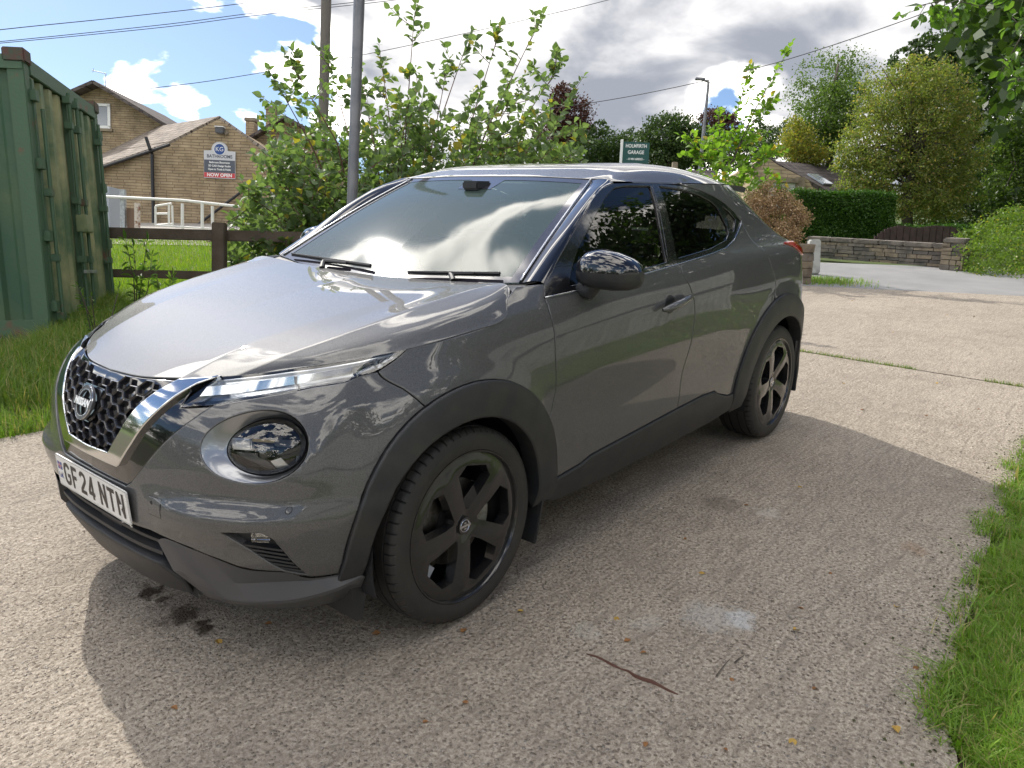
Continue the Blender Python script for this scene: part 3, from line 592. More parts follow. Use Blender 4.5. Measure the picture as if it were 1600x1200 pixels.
# local: x along the door end, y up, z outwards.
def post(x,z=0,nm='corner_post'): MB().box((x,CHT/2,z-.06),(.07,CHT/2,.07)).obj(nm,CGR,ct,bevel=.008)
post(.03); post(cw_-.03)
MB().box((cw_/2,CHT-.07,-.05),(cw_/2-.1,.07,.07)).obj('top_rail',CGR,ct,bevel=.006); MB().box((cw_/2,.09,-.05),(cw_/2-.1,.09,.07)).obj('bottom_rail',CGR,ct,bevel=.006)
for x in (.03,cw_-.03):
    MB().box((x,CHT+.0,-.06),(.09,.06,.09)).obj('corner_casting',mat('casting_rust',(.13,.06,.05),.75,var=(20,(.07,.09,.06),.4,.6)) if 'casting_rust' not in MATS else MATS['casting_rust'],ct,bevel=.01)
def corr(name,x0,x1,y0,y1,z,n,dep,m,e1=(1,0,0),e3=(0,0,1),o=(0,0,0)):
    o=np.array(o,float); e1=np.array(e1,float); e3=np.array(e3,float); V=[]; p=(x1-x0)/n; xs=[];zs=[]
    for i in range(n): 
        for f,zz in ((0,0),(.38,0),(.5,-dep),(.88,-dep)): xs.append(x0+p*(i+f)); zs.append(z+zz)
    xs.append(x1); zs.append(z)
    for x,zz in zip(xs,zs): V+=[o+e1*x+np.array([0,y0,0])+e3*zz,o+e1*x+np.array([0,y1,0])+e3*zz]
    return MB().add(V,[(2*i,2*i+2,2*i+3,2*i+1) for i in range(len(xs)-1)]).obj(name,m,ct)
h=cw_/2
dl=corr('door',.13,h-.03,.20,CHT-.15,.0,4,.045,CG); dr2=corr('door',h+.03,cw_-.13,.20,CHT-.15,.0,4,.045,CG)
for x in (.12,h-.035,h+.035,cw_-.12): MB().box((x,CHT/2,.0),(.03,CHT/2-.17,.022)).obj('door_stile',CGR,ct,bevel=.004)
for x,y0,y1 in ((.17,.1,2.1),(h-.13,.06,2.42),(h+.13,.06,2.42),(cw_-.2,.1,2.3)):
    MB().tube([(x,y0,.065),(x,y1,.065)],.018,8).obj('locking_bar',CGR,ct,smooth='auto')
    for y in (.2,.75,1.35,2.1,2.35):
        if y<y1: MB().box((x,y,.05),(.045,.035,.035)).obj('bar_bracket',CGR,ct,bevel=.005)
MB().box((h-.02,1.12,.08),(.13,.09,.05)).obj('lock_box',CG,ct,bevel=.008)
for x in (h-.1,h+.13):
    MB().box((x,.62,.085),(.10,.018,.012)).obj('lock_handle',GALV,ct,bevel=.004)
for y in (.3,.95,1.6,2.2):
    MB().box((.085,y,.03),(.05,.05,.03)).obj('hinge',CGR,ct,bevel=.005); MB().box((cw_-.07,y,.03),(.06,.05,.03)).obj('hinge',CGR,ct,bevel=.005)
# long side running to the left of the near corner, back wall and roof
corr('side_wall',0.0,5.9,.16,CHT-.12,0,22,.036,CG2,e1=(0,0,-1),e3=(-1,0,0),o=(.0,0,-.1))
MB().box((.0,CHT-.06,-3.),(.05,.06,3.0)).obj('side_rail',CGR,ct); MB().box((.0,.09,-3.),(.05,.09,3.0)).obj('side_rail',CGR,ct)
MB().box((cw_/2,CHT-.05,-3.05),(cw_/2,.02,3.0)).obj('roof',CG,ct); MB().box((cw_-.02,CHT/2,-3.05),(.02,CHT/2-.05,2.95)).obj('far_wall',CG,ct)
# ---- fence, rails, gate ---------------------------------------------
WOOD=mat('old_timber',(.085,.062,.045),.85,bump=(40,.5,6),var=(5,(.13,.10,.08),.4,.7)); 
ff=Fr(343,380,9.2); tf=thing('post_and_rail_fence',ff,'brown post and rail timber fence beside the green container','fence')
for u in (130,343,560,770): 
    a=ff.px(u,352); MB().box((a[0],a[1]-.55,0),(.075,.58,.06)).obj('fence_post',WOOD,tf,bevel=.01)
for v,h_ in ((369,.065),(432,.05)):
    a=ff.px(-20,v-10,-.08); b=ff.px(800,v+10,-.08); MB().box((a+b)/2,((b-a)[0]/2,h_,.025),ax=((b-a)/np.linalg.norm(b-a),np.array([0,1.,0]),(0,0,1))).obj('fence_rail',WOOD,tf,bevel=.008)
rf_=Fr(285,340,20); tr_=thing('white_railing',rf_,'white tubular railing with rusty lower rail across the yard','railing')
def tubep(nm,pts,r,m,par,fr,dz=0): MB().tube([fr.px(u,v,dz) for u,v in pts],r,8).obj(nm,m,par,smooth='auto')
tubep('top_rail',[(100,304),(285,313),(430,329),(560,340)],.035,RAILW,tr_,rf_); tubep('bottom_rail',[(100,355),(235,361),(345,368),(560,376)],.035,RAILW,tr_,rf_)
tubep('middle_rail',[(245,352),(345,358)],.02,RAILW,tr_,rf_,.03)
for u,v0,v1 in ((285,318,362),(316,316,366),(332,322,350),(404,326,372),(470,333,374)): tubep('railing_post',[(u,v0),(u,v1)],.042,RAILW,tr_,rf_)
gt=thing('yard_gate',rf_,'small white gate frame standing open behind the railing','gate')
for pts in ([(243,322),(243,352)],[(264,320),(264,352)],[(269,321),(270,352)],[(243,322),(268,318)],[(243,352),(270,350)],[(243,334),(262,334)]): tubep('gate_bar',pts,.03,RAILW,gt,rf_,-.4)
gp=thing('rusty_post',rf_,'short square post with peeling white paint and rust by the yard gate','post'); a=rf_.px(211,317,-.3); b=rf_.px(218,360,-.3); MB().box((a+b)/2,((b[0]-a[0])/2,(a[1]-b[1])/2,.06)).obj('post_tube',mat('peeling_white',(.62,.55,.48),.7,var=(8,(.22,.10,.05),.48,.6)),gp,bevel=.008)
MB().box(((a+b)/2)+[-.16,-.05,-.02],(.10,(a[1]-b[1])/2-.1,.05)).obj('post_box',mat('brown_box',(.20,.13,.09),.8),gp)
gp=thing('steel_post',rf_,'galvanised steel post standing beside the grey cabinet','post'); a=rf_.px(188,296,-.2); b=rf_.px(197,364,-.2); MB().box((a+b)/2,((b[0]-a[0])/2,(a[1]-b[1])/2,.05)).obj('post_tube',GALV,gp,bevel=.006)
gp=thing('utility_cabinet',rf_,'grey metal cabinet against the stone wall beside the container','cabinet'); a=rf_.px(146,292,-1.5); b=rf_.px(181,362,-1.5); MB().box((a+b)/2,((b[0]-a[0])/2,(a[1]-b[1])/2,.3)).obj('cabinet_body',mat('cabinet_grey',(.34,.37,.41),.5),gp,bevel=.01)
for k in (.33,.66): MB().box((a[0]+(b[0]-a[0])*k,(a[1]+b[1])/2,a[2]+.303),(.008,(a[1]-b[1])/2-.03,.004)).obj('cabinet_joint',GREYP,gp)
# pale yard surface before the showroom
tag(mesh_obj('yard',[tuple(gz(0,378,-.045)),tuple(gz(700,390,-.045)),tuple(gz(700,350,-.045)),tuple(gz(0,342,-.045))],[(0,1,2,3)],mat('yard_concrete',(.36,.33,.29),.9,var=(1,(.28,.26,.23),.4,.6))),kind='structure')
# ---- poles, lamp, sign, wires ----------------------------------------
STEELP=mat('pole_grey',(.17,.175,.19),.45,.4,var=(5,(.23,.23,.24),.4,.6)); POLEW=mat('telegraph_wood',(.16,.14,.125),.85,bump=(60,.4,5))
def vpole(name,label,cat,u,v,D,h_top,r0,r1,m,down=2.5,lean=(0,0,0)):
    c=at(u,v,D); b=c-UG*down-np.array([0,0,0]); t=c+UG*h_top+np.array(lean); o=empty(name,tuple(b),label,cat); MB().tube([(0,0,0),tuple(t-b)],[r0,r1],16).obj('pole_shaft',m,o,smooth='auto'); return o,b,t
vpole('lamp_column','round grey steel pole rising behind the bonnet, right one of the pair','pole',546.5,300,6.5,2.1,.041,.047,STEELP,1.75,RH*.05)
vpole('telegraph_pole','weathered wooden pole partly hidden by the shrub, left one of the pair','pole',503,190,17,4.3,.115,.11,POLEW,4.2,RH*.06)
o,b,t=vpole('street_lamp','tall grey street lamp with short arm beyond the garage sign','street lamp',1096,200,32,0.0,.09,.055,STEELP,4.4,UG*1.86+RH*.15)
MB().tube([tuple(t-b),tuple(t-b-RH*.42+UG*.10)],[.05,.04],8).obj('lamp_arm',STEELP,o); MB().box(tuple(t-b-RH*.36+UG*.09),(.20,.09,.045),ax=(RH,FH,UG)).obj('lamp_head',STEELP,o,bevel=.02)
G=Fr(990,240,20,.12); gs=thing('garage_sign',G,'dark green garage sign with white lettering above the car roof','sign')
a=G.px(974,221); b=G.px(1013,258); gm=mat('sign_green',(.004,.065,.055),.45); MB().prism([(a[0],b[1]),(b[0],b[1]+.0),(b[0],a[1]-.02),(a[0],a[1])],(0,0,0),(1,0,0),(0,1,0),(0,0,-1),.04).obj('sign_board',gm,gs)
for dx in (-.03,): MB().box((a[0]-.035,(a[1]+b[1])/2-.45,-.02),(.035,(a[1]-b[1])/2+.5,.035)).obj('sign_post',WHITEF,gs)
MB().box((b[0]-.03,(a[1]+b[1])/2-.6,-.08),(.03,(a[1]-b[1])/2+.3,.03)).obj('sign_post',WHITEF,gs)
MB().box(((a[0]+b[0])/2,b[1]-.07,-.01),((b[0]-a[0])/2,.05,.012)).obj('sign_footer',WHITEF,gs)
gx=(a[0]+b[0])/2; gw=b[0]-a[0]
tx('HOLMFIRTH',.125,WHITEF,gs,gx,a[1]-.11,.004,.80,.003); tx('GARAGE',.125,WHITEF,gs,gx,a[1]-.27,.004,.86,.003); tx('- 01484 688055 -',.075,WHITEF,gs,gx,a[1]-.44,.004,.86,.002)
WIRE=mat('wire',(.03,.03,.035),.5)
def wire(label,pts,D0,D1,r):
    D=np.linspace(D0,D1,len(pts)); P=[at(u,v,d) for (u,v),d in zip(pts,D)]; o=MB().tube(catmull(P,False,6),r,5).obj('overhead_wire',WIRE,None); tag(o,label,'wire','overhead wires crossing the sky')
wire('overhead wire highest at the upper left of the sky',[(-300,82),(0,46.5),(180,28),(390,4),(600,-26)],16,22,.010)
wire('upper line of the close pair of overhead wires left of the poles',[(-300,92),(0,65),(260,38),(400,20),(610,-3),(760,-26)],17,22,.009)
wire('lower line of the close pair of overhead wires left of the poles',[(-300,93),(0,67.5),(260,42),(400,24),(610,1),(760,-20)],17.5,22.5,.009)
wire('overhead wire rising behind both poles towards the top centre',[(200,142),(310,129),(400,115),(530,93),(700,58),(860,22),(950,0),(1100,-40)],15,20,.007)
wire('overhead wire slanting up past the street lamp to the upper right',[(700,188),(915,162),(1085,130),(1240,90),(1440,22),(1600,-45)],14,9,.006)
# ---- right hand side: walls, posts, boards, hedges --------------------
WALLST=[mat('wall_stone_%s'%n,c,.92,bump=(20,.7,5),var=(6,c2,.4,.65)) for n,c,c2 in (('grey',(.20,.175,.145),(.10,.09,.075)),('buff',(.27,.22,.155),(.15,.12,.09)),('dark',(.13,.115,.10),(.075,.07,.06)))]
def stone_wall(name,label,cat,p0,p1,hgt,courses,th,seed,wid=(.16,.38),cop=True):
    p0=np.array(p0); p1=np.array(p1); L_=np.linalg.norm(p1-p0); e=(p1-p0)/L_; n=np.cross([0,0,1.],e); rng=np.random.default_rng(seed)
    root=empty(name,tuple(p0),label,cat); z=0.; hs=rng.uniform(.8,1.2,courses); hs*=hgt/hs.sum()
    core=MB().box((e*L_/2+np.array([0,0,hgt/2-.01])),(L_/2-.01,th/2-.025,hgt/2-.02),ax=(e,n,(0,0,1))).obj('wall_core',DARKJ,root)
    for c in range(courses):
        x=0.
        while x<L_-.02:
            w_=min(rng.uniform(*wid),L_-x); m=MB(); j=rng.uniform(-.008,.008)
            m.box(e*(x+w_/2)+n*j+np.array([0,0,z+hs[c]/2]),(w_/2-.006,th/2,hs[c]/2-.005),ax=(e,n,(0,0,1))); o=m.obj('stone',WALLST[rng.integers(3)],root)
            bm=bmesh.new(); bm.from_mesh(o.data)
            for v in bm.verts: v.co+=Vector(rng.uniform(-.006,.006,3))
            bm.to_mesh(o.data); bm.free(); x+=w_
        z+=hs[c]
    if cop:
        x=0
        while x<L_-.02:
            w_=min(rng.uniform(.45,.8),L_-x); MB().box(e*(x+w_/2)+np.array([0,0,hgt+.045]),(w_/2-.004,th/2+.02,.045),ax=(e,n,(0,0,1))).obj('coping_stone',WALLST[0],root,bevel=.02); x+=w_
    return root
DARKJ=mat('wall_joint',(.04,.035,.03),.95)
w0_=gz(1262,401); w1_=gz(1474,417); stone_wall('garden_wall','low dry stone garden wall along the far side of the road','wall',w0_,w1_,.36,5,.3,3)
pp=gz(1490,421); e_=(w1_-w0_)/np.linalg.norm(w1_-w0_); stone_wall('wall_pillar','short square stone pillar ending the garden wall','pillar',pp-e_*.20,pp+e_*.20,.50,6,.4,5,(.12,.25))
# close boarded brown fence panel with arched top
BRN=mat('brown_boards',(.055,.035,.032),.75,var=(8,(.085,.055,.048),.4,.7))
bf=Fr(1430,385,17.2,-.15); tb=thing('board_fence',bf,'dark brown boarded fence panel with wavy top above the stone wall','fence')
us=np.linspace(1366,1500,27)
for i in range(26):
    u0,u1=us[i],us[i+1]; uc=(u0+u1)/2; vt=np.interp(uc,[1366,1385,1405,1430,1460,1485,1500],[370,357,352,356,352,354,362]); a=bf.px(u0+.35,vt,.02 if i%2 else 0); b=bf.px(u1-.35,392,.02 if i%2 else 0)
    MB().box((a+b)/2,((b[0]-a[0])/2,(a[1]-b[1])/2,.012)).obj('board',BRN,tb)
a=bf.px(1366,376,-.04); b=bf.px(1500,382,-.04); MB().box((a+b)/2,((b[0]-a[0])/2,.03,.02)).obj('fence_rail',BRN,tb)
# white stone post and brown gatepost
wp=gz(1270,428); o=empty('white_post',tuple(wp),'leaning white painted stone post at the end of the drive','post')
MB().add([tuple(wp*0+RH*x*s+FH*y*t+UG*z) for z,s in ((0,1.0),(.60,.95)) for x,y,t in ((-.10,-.08,1),(.10,-.08,1),(.10,.08,1),(-.10,.08,1))],[(3,2,1,0),(4,5,6,7),(0,1,5,4),(1,2,6,5),(2,3,7,6),(3,0,4,7)]).obj('post_stone',mat('white_limewash',(.60,.60,.57),.8,bump=(20,.5,5),var=(7,(.36,.35,.33),.45,.7)),o,bevel=.02)
o.rotation_euler=(0.02,.09,0)
gpz=gz(1249,442); stone_wall('gatepost','short brown stone gatepost under the dried shrub','gatepost',gpz-RH*.14*np.array([1,1,0]),gpz+RH*.14*np.array([1,1,0]),.62,5,.28,8,(.28,.3),False)
# hedges
def hedge(name,label,fr,u0,v0,u1,v1,thick,n,leaf,m,seed,bulge=.1,core=None):
    rng=np.random.default_rng(seed); a=fr.px(u0,v0); b=fr.px(u1,v1); W=b[0]-a[0]; H=a[1]-b[1]
    o=thing(name,fr,label,'hedge'); k=rng.random((n,3)); side=rng.random(n)
    P=np.c_[a[0]+k[:,0]*W,b[1]+k[:,1]*H,-k[:,2]*thick]
    fz=side<.62; P[fz,2]=rng.normal(0,.035,fz.sum()); tp=(side>=.62)&(side<.86); P[tp,1]=a[1]+rng.normal(0,.03,tp.sum()); en=side>=.86; P[en,0]=np.where(rng.random(en.sum())<.5,a[0],b[0])+rng.normal(0,.03,en.sum())
    P[:,2]+=bulge*np.sin(P[:,0]*2.1+1)*.5+.05*np.sin(P[:,1]*5+P[:,0]*3); P[:,1]+=.03*np.sin(P[:,0]*3)
    V,F=quads(P,leaf,.1,rng=rng,asp=.55); q=fast_mesh('foliage',V,F,m,o); q['kind']='stuff'
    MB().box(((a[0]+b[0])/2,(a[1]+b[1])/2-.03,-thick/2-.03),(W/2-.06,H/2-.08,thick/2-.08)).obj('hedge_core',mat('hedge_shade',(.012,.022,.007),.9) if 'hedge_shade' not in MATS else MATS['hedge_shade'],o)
    return o
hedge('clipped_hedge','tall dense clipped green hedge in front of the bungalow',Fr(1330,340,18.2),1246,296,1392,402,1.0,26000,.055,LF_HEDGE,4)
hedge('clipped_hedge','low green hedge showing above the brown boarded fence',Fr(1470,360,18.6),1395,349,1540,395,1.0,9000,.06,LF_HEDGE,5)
tree('rounded_bush','large rounded yellow-green bush at the roadside on the far right','bush',[pxb(1560,400,58,36,14.3,60),pxb(1620,385,70,45,14.6,60),pxb(1600,430,90,30,14.2)],14000,.05,LF_LIME,seed=6,clump=.12,shell=.8)
tree('pale_shrub','pale green feathery shrub behind the rounded roadside bush','shrub',[pxb(1580,350,45,24,16.5),pxb(1530,372,30,16,16.5),pxb(1640,345,50,30,16.5)],7000,.06,LF_LIME,seed=8,clump=.2)
# brown dried shrub
LF_DRY=leaf_mat('dry_heads',(.24,.15,.09),(.48,.33,.21),(.62,.48,.33),tr=.2,w3=.12,rough=.8)
def dryshrub():
    rng=np.random.default_rng(12); bl=[pxb(1210,340,42,40,12.6,40),pxb(1182,330,24,28,12.5),pxb(1236,345,24,32,12.6),pxb(1203,308,26,22,12.6),pxb(1215,372,32,20,12.4)]
    A=np.array([RH,UG,FH]); P=[]
    for b,k in zip(bl,(70,34,34,30,40)):
        d=rng.normal(size=(k,3)); d/=np.linalg.norm(d,axis=1,keepdims=True); c=d*np.array(b[1])*rng.uniform(.75,1.05,(k,1)); q=c[:,None]+rng.normal(size=(k,110,3))*.045; P.append(q.reshape(-1,3)@A+b[0])
    P=np.concatenate(P); base=at(1212,420,12.6); root=empty('dried_shrub',tuple(base),'brown dried flowerhead shrub behind the back of the car','shrub'); V,F=quads(P-base,.028,.3,.8,rng); o=fast_mesh('flowerheads',V,F,LF_DRY,root); o['kind']='stuff'
    for i in range(9):
        e=P[rng.integers(len(P))]-base; MB().tube([(rng.normal()*.05,rng.normal()*.05,-.1),e*.5+[0,0,.05],e],[.014,.010,.004],5).obj('stem',BARK,root)
dryshrub()
# ---- background trees -------------------------------------------------
def T(D): return lambda *a: pxb(*a[:4],D)
q=T(22); tree('golden_tree','broad golden-green tree with fine foliage and forked trunk on the right','tree',[q(1425,200,85,80),q(1400,150,60,50),q(1470,175,55,60),q(1360,230,50,60),q(1470,270,55,50),q(1400,285,75,50),q(1345,275,40,40),q(1440,120,55,28),q(1350,310,40,32),q(1480,310,45,34),q(1415,318,70,26),q(1330,240,28,40),q(1515,240,30,50)],56000,.075,LF_GOLD,(at(1418,360,22),at(1425,170,22),.13),seed=21,clump=.11,shell=.3)
for u,v in ((1395,352),(1450,350)): 
    a=at(1414,372,21.5); MB().tube([a,at((u+1414)/2,330,21.5),at(u+ (10 if u>1414 else -15),240,22)],[.10,.085,.04],8).obj('trunk_fork',BARK,bpy.data.objects['golden_tree']) if 0 else None
q=T(30); tree('ash_tree','tall airy green tree with thin see-through top left of the golden tree','tree',[q(1290,190,48,50),q(1270,225,40,40),q(1320,170,40,45)],14000,.11,LF_OAK,(at(1290,330,30),at(1310,100,30),.16),seed=22,clump=.16)
q=T(31); tree('sparse_tree','thin pale tree top against the sky above the ash','tree',[q(1285,120,45,32),q(1325,110,40,34),q(1262,150,30,26)],3600,.10,LF_OAK,(at(1300,240,31),at(1310,85,31),.09),seed=23,clump=.22)
q=T(29); tree('yellow_tree','small yellowing tree below the ash beside the bungalow roof','tree',[q(1250,225,30,30),q(1240,205,16,24),q(1265,245,30,16)],6000,.09,LF_YEL,(at(1248,300,29),at(1248,210,29),.08),seed=24,clump=.2)
q=T(38); tree('wooded_bank','steep dark green wood rising to the top right corner','wood',[q(1560,160,130,130),q(1480,150,70,70),q(1420,95,30,30),q(1455,85,40,40),q(1500,70,50,40),q(1620,80,140,70),q(1550,45,70,45),q(1500,250,90,70),q(1620,260,120,80)],60000,.19,LF_DARK,seed=25,clump=.10,shell=.6)
q=T(25); tree('dark_thicket','deep shaded thicket low behind the roadside hedges','trees',[q(1540,330,90,40),q(1470,325,50,36),q(1620,310,60,60),q(1560,280,60,40)],16000,.10,LF_DARK,seed=45,clump=.14,shell=.7)
q=T(24); tree('weeping_tree','dull green drooping tree at the right edge of the view','tree',[q(1590,235,40,60),q(1580,300,45,50),q(1620,200,40,50)],16000,.08,LF_OAK,(at(1600,400,24),at(1600,180,24),.14),seed=26,clump=.14)
q=T(52); tree('copper_tree','dark copper-red tree left of the green garage sign','tree',[q(888,185,32,42),q(870,200,26,34),q(903,205,22,30),q(878,152,18,22)],11000,.17,LF_COP,(at(888,280,52),at(886,160,52),.2),seed=27,clump=.17)
q=T(60); tree('copper_tree','smaller copper-red tree behind the street lamp','tree',[q(1118,190,26,18),q(1135,196,20,18)],4500,.18,LF_COP,(at(1120,260,60),at(1120,190,60),.2),seed=28,clump=.16)
q=T(45); tree('domed_tree','large dark green domed tree between the garage sign and the street lamp','tree',[q(1050,225,50,44),q(1035,215,34,34),q(1075,230,38,36),q(1030,250,40,26)],15000,.17,LF_DARK,(at(1050,300,45),at(1050,220,45),.3),seed=29,clump=.14,shell=.7)
q=T(50); tree('dark_tree','low dark green tree mass behind the garage sign','tree',[q(940,232,45,28),q(970,240,40,25),q(920,245,45,25),q(936,205,14,16),q(985,225,22,24)],12000,.17,LF_DARK,seed=30,clump=.15,shell=.7)
q=T(48); tree('distant_trees','far dark green trees behind the sapling and street lamp','trees',[q(1150,235,60,26),q(1200,225,45,24),q(1230,215,30,26),q(1185,205,22,18),q(1110,245,40,20)],12000,.16,LF_DARK,seed=31,clump=.15,shell=.7)
q=T(55); tree('distant_trees','far trees on the skyline behind the leafy shrub','trees',[q(700,250,120,40),q(560,255,120,35),q(820,250,70,35)],12000,.22,LF_DARK,seed=32,clump=.15,shell=.7)
# house roofs far beyond the car roof
B5=Fr(1080,275,40); b5=thing('distant_cottage',B5,'far low stone cottage with chimney glimpsed above the car roof','building')
solid('wall',[tuple(B5.px(u,v)[:2]) for u,v in ((1030,330),(1030,276),(1120,278),(1120,330))],5,STONE,b5); a=B5.px(1025,278,.3); b=B5.px(1125,279,.3); 
MB().add([a,b,B5.px(1115,266,-2.5),B5.px(1035,265,-2.5)],[(0,1,2,3)]).obj('roof',SLATE2,b5); MB().box(B5.px(1054,262,-2.2),(.14,.28,.14)).obj('chimney',MORT,b5)
# ---- leafy shrub behind the bonnet ------------------------------------
def leaf_shape(n=8,asp=.78,tipk=.12):
    """rounded leaf 1 long in the XY plane, slightly folded"""
    V=[(0,0,0)];k=n
    for i in range(k+1):
        t=i/k; wd=math.sin(math.pi*t**.85)*.5*asp; V+=[(t,wd,-.10*wd*2+.06*t*t*-1),(t,-wd,-.10*wd*2+.06*t*t*-1)]
    V=[(0,0,0)]+[(t,s*math.sin(math.pi*t**.85)*.5*asp,.16*math.sin(math.pi*t)*abs(s)-.18*t*t) for t in (.12,.32,.55,.78) for s in (1,-1)]+[(1,0,-.18)]+[(t,0,-.18*t*t-.02) for t in (.12,.32,.55,.78)]
    # 0 base,1..8 sides,9 tip,10..13 midrib
    F=[(0,10,1),(0,2,10)]
    for i in range(3): F+=[(1+2*i,10+i,11+i,3+2*i),(2+2*i,4+2*i,11+i,10+i)]
    F+=[(7,13,9),(8,9,13)]
    return np.array(V,float),F
def leaves_mesh(C,T_,N_,S,shape,name,m,parent):
    """place leaf copies: base C, direction T, normal N, length S -> one mesh"""
    LV,LF=shape; B=np.cross(N_,T_); V=C[:,None]+S[:,None,None]*(LV[None,:,0:1]*T_[:,None]+LV[None,:,1:2]*B[:,None]+LV[None,:,2:3]*N_[:,None])
    n=len(C); k=len(LV); q=[f for f in LF if len(f)==4]; t=[f for f in LF if len(f)==3]
    tri=np.array(t+[(f[0],f[1],f[2]) for f in q]+[(f[0],f[2],f[3]) for f in q]); F=(tri[None]+(np.arange(n)*k)[:,None,None]).reshape(-1,3)
    o=fast_mesh(name,V.reshape(-1,3),F,m,parent); o['kind']='stuff'; return o
def leafy(name,label,base,stems,twigs,leaf,m,seed,cat='shrub',nparts=300,droop=.2,per=.05,bark=None,tw_r=.004,shape=None):
    """stems: list of polylines (world) ; twigs: list of (start,end)"""
    rng=np.random.default_rng(seed); root=empty(name,tuple(base),label,cat); b=np.array(base); C=[];Tn=[];Nn=[]
    sm=MB()
    for s in stems: MB().tube([np.array(p)-b for p in s[0]],s[1],7).obj('stem',bark or BARK,root,smooth=True)
    for a,e in twigs:
        a=np.array(a);e=np.array(e); L_=np.linalg.norm(e-a); mid=(a+e)/2+UG*-.05*L_; sm.tube([a-b,mid-b,e-b],[tw_r,tw_r*.8,tw_r*.4],4,cap=False)
        n=max(3,int(L_/per)); d=(e-a)/L_; s1=np.cross(d,UG); s1/=max(np.linalg.norm(s1),1e-6); s2=np.cross(s1,d)
        for i in range(n):
            t=(i+.6)/n; p=a+(e-a)*t; 
            for sd in ((1,-1) if rng.random()<.55 else (rng.choice([-1,1]),)):
                ph=rng.uniform(-1.2,1.2); out=s1*sd*math.cos(ph)+s2*math.sin(ph); dr=out*.8+d*rng.uniform(.3,.9)-UG*rng.uniform(-droop,droop*1.8); dr/=np.linalg.norm(dr)
                nr=UG*.8+rng.normal(size=3)*.45; nr-=dr*(nr@dr); nr/=np.linalg.norm(nr); C.append(p+dr*.012); Tn.append(dr); Nn.append(nr)
        dr=d; nr=UG*.5+rng.normal(size=3)*.5; nr-=dr*(nr@dr); nr/=np.linalg.norm(nr); C.append(e); Tn.append(dr); Nn.append(nr)
    o=sm.obj('twigs',bark or BARK,root); o['kind']='stuff'
    C=np.array(C)-b;Tn=np.array(Tn);Nn=np.array(Nn); S=leaf*rng.uniform(.65,1.2,len(C)); sh=shape or leaf_shape()
    # the leaves nearest the camera are single parts
    dep=((C+b-CP)@CF); order=np.argsort(dep/S); a_,r_=order[:nparts],order[nparts:]
    me=None
    for i in a_:
        if me is None:
            o=MB().add(sh[0],sh[1]).obj('leaf',m,root); me=o.data; 
            for p in me.polygons: p.use_smooth=True
        else: o=bpy.data.objects.new('leaf',me); COL.objects.link(o); o.parent=root
        B=np.cross(Nn[i],Tn[i]); o.matrix_basis=frame_M2(C[i],Tn[i],B,Nn[i])@Matrix.Scale(float(S[i]),4)
    if len(r_): leaves_mesh(C[r_],Tn[r_],Nn[r_],S[r_],sh,'foliage',m,root)
    return root
LF_SAL=leaf_mat('leaf_willow',(.095,.150,.055),(.185,.245,.130),(.36,.30,.06),tr=.42,w3=.025,rough=.5)
LF_SAP=leaf_mat('leaf_sapling',(.12,.22,.025),(.20,.31,.05),(.45,.34,.06),tr=.5,w3=.04,rough=.5)
LF_OVH=leaf_mat('leaf_overhang',(.06,.13,.02),(.13,.22,.04),tr=.5,rough=.3,spec=.5)
BARK2=mat('red_twig',(.11,.055,.035),.7)
def big_shrub():
    rng=np.random.default_rng(5)
    ex=[350,385,415,445,475,510,545,580,610,645,680,710,740,775,800,830,850,875,905,925]; ey=[345,260,120,130,150,130,170,110,125,60,140,150,90,105,110,90,80,125,150,240]
    base=at(620,440,10.2); base[2]=-.03; stems=[];twigs=[]
    tips=[(648,14,7.2),(848,22,7.4),(736,48,7.6),(783,40,7.3),(508,78,7.4),(445,82,6.8),(592,68,7.6),(420,108,7.0),(912,120,7.4),(880,95,7.7),(700,100,8),(560,100,7.9),(380,300,6.6),(640,150,7.0),(815,130,7.8)]
    for (u,v,D) in tips:
        D*=1.36
        e=at(u,v,D); s=at(np.interp(u,[350,910],[540,700]),400,10.2); s2=s*.45+e*.55+rng.normal(size=3)*.08; s2+=RH*(.0); g=s.copy(); g[2]=-.03
        stems.append(([g,s,s2,e*.85+s2*.15],[.022,.017,.009,.004])); top=at(u+rng.normal()*4,v+np.clip(150,0,300)*.9,D)
        top=s2*.35+e*.65
        twigs.append((top,e))
        for k in range(5):
            t=rng.uniform(.35,.9); p=s2+(e-s2)*t; d=RH*rng.normal()*.5+UG*rng.uniform(.3,.9)+FH*rng.normal()*.4; twigs.append((p,p+d*rng.uniform(.20,.38)))
    n=0
    while n<1500:
        u=rng.uniform(352,915); vt=np.interp(u,ex,ey); v=vt+(430-vt)*rng.random()**.8
        if rng.random()>np.interp(v-vt,[0,50,110,170],[.06,.28,.75,1]): continue
        D=rng.uniform(9.2,11.6); e=at(u,v,D); d=RH*((u-630)/280*.35+rng.normal()*.45)+UG*rng.uniform(.25,1.0)+FH*rng.normal()*.45; d/=np.linalg.norm(d); twigs.append((e-d*rng.uniform(.26,.52),e)); n+=1
    leafy('leafy_shrub','big leafy willow shrub with tall shoots behind the bonnet and windscreen',base,stems,twigs,.112,LF_SAL,5,bark=BARK2,per=.060,tw_r=.005)
big_shrub()
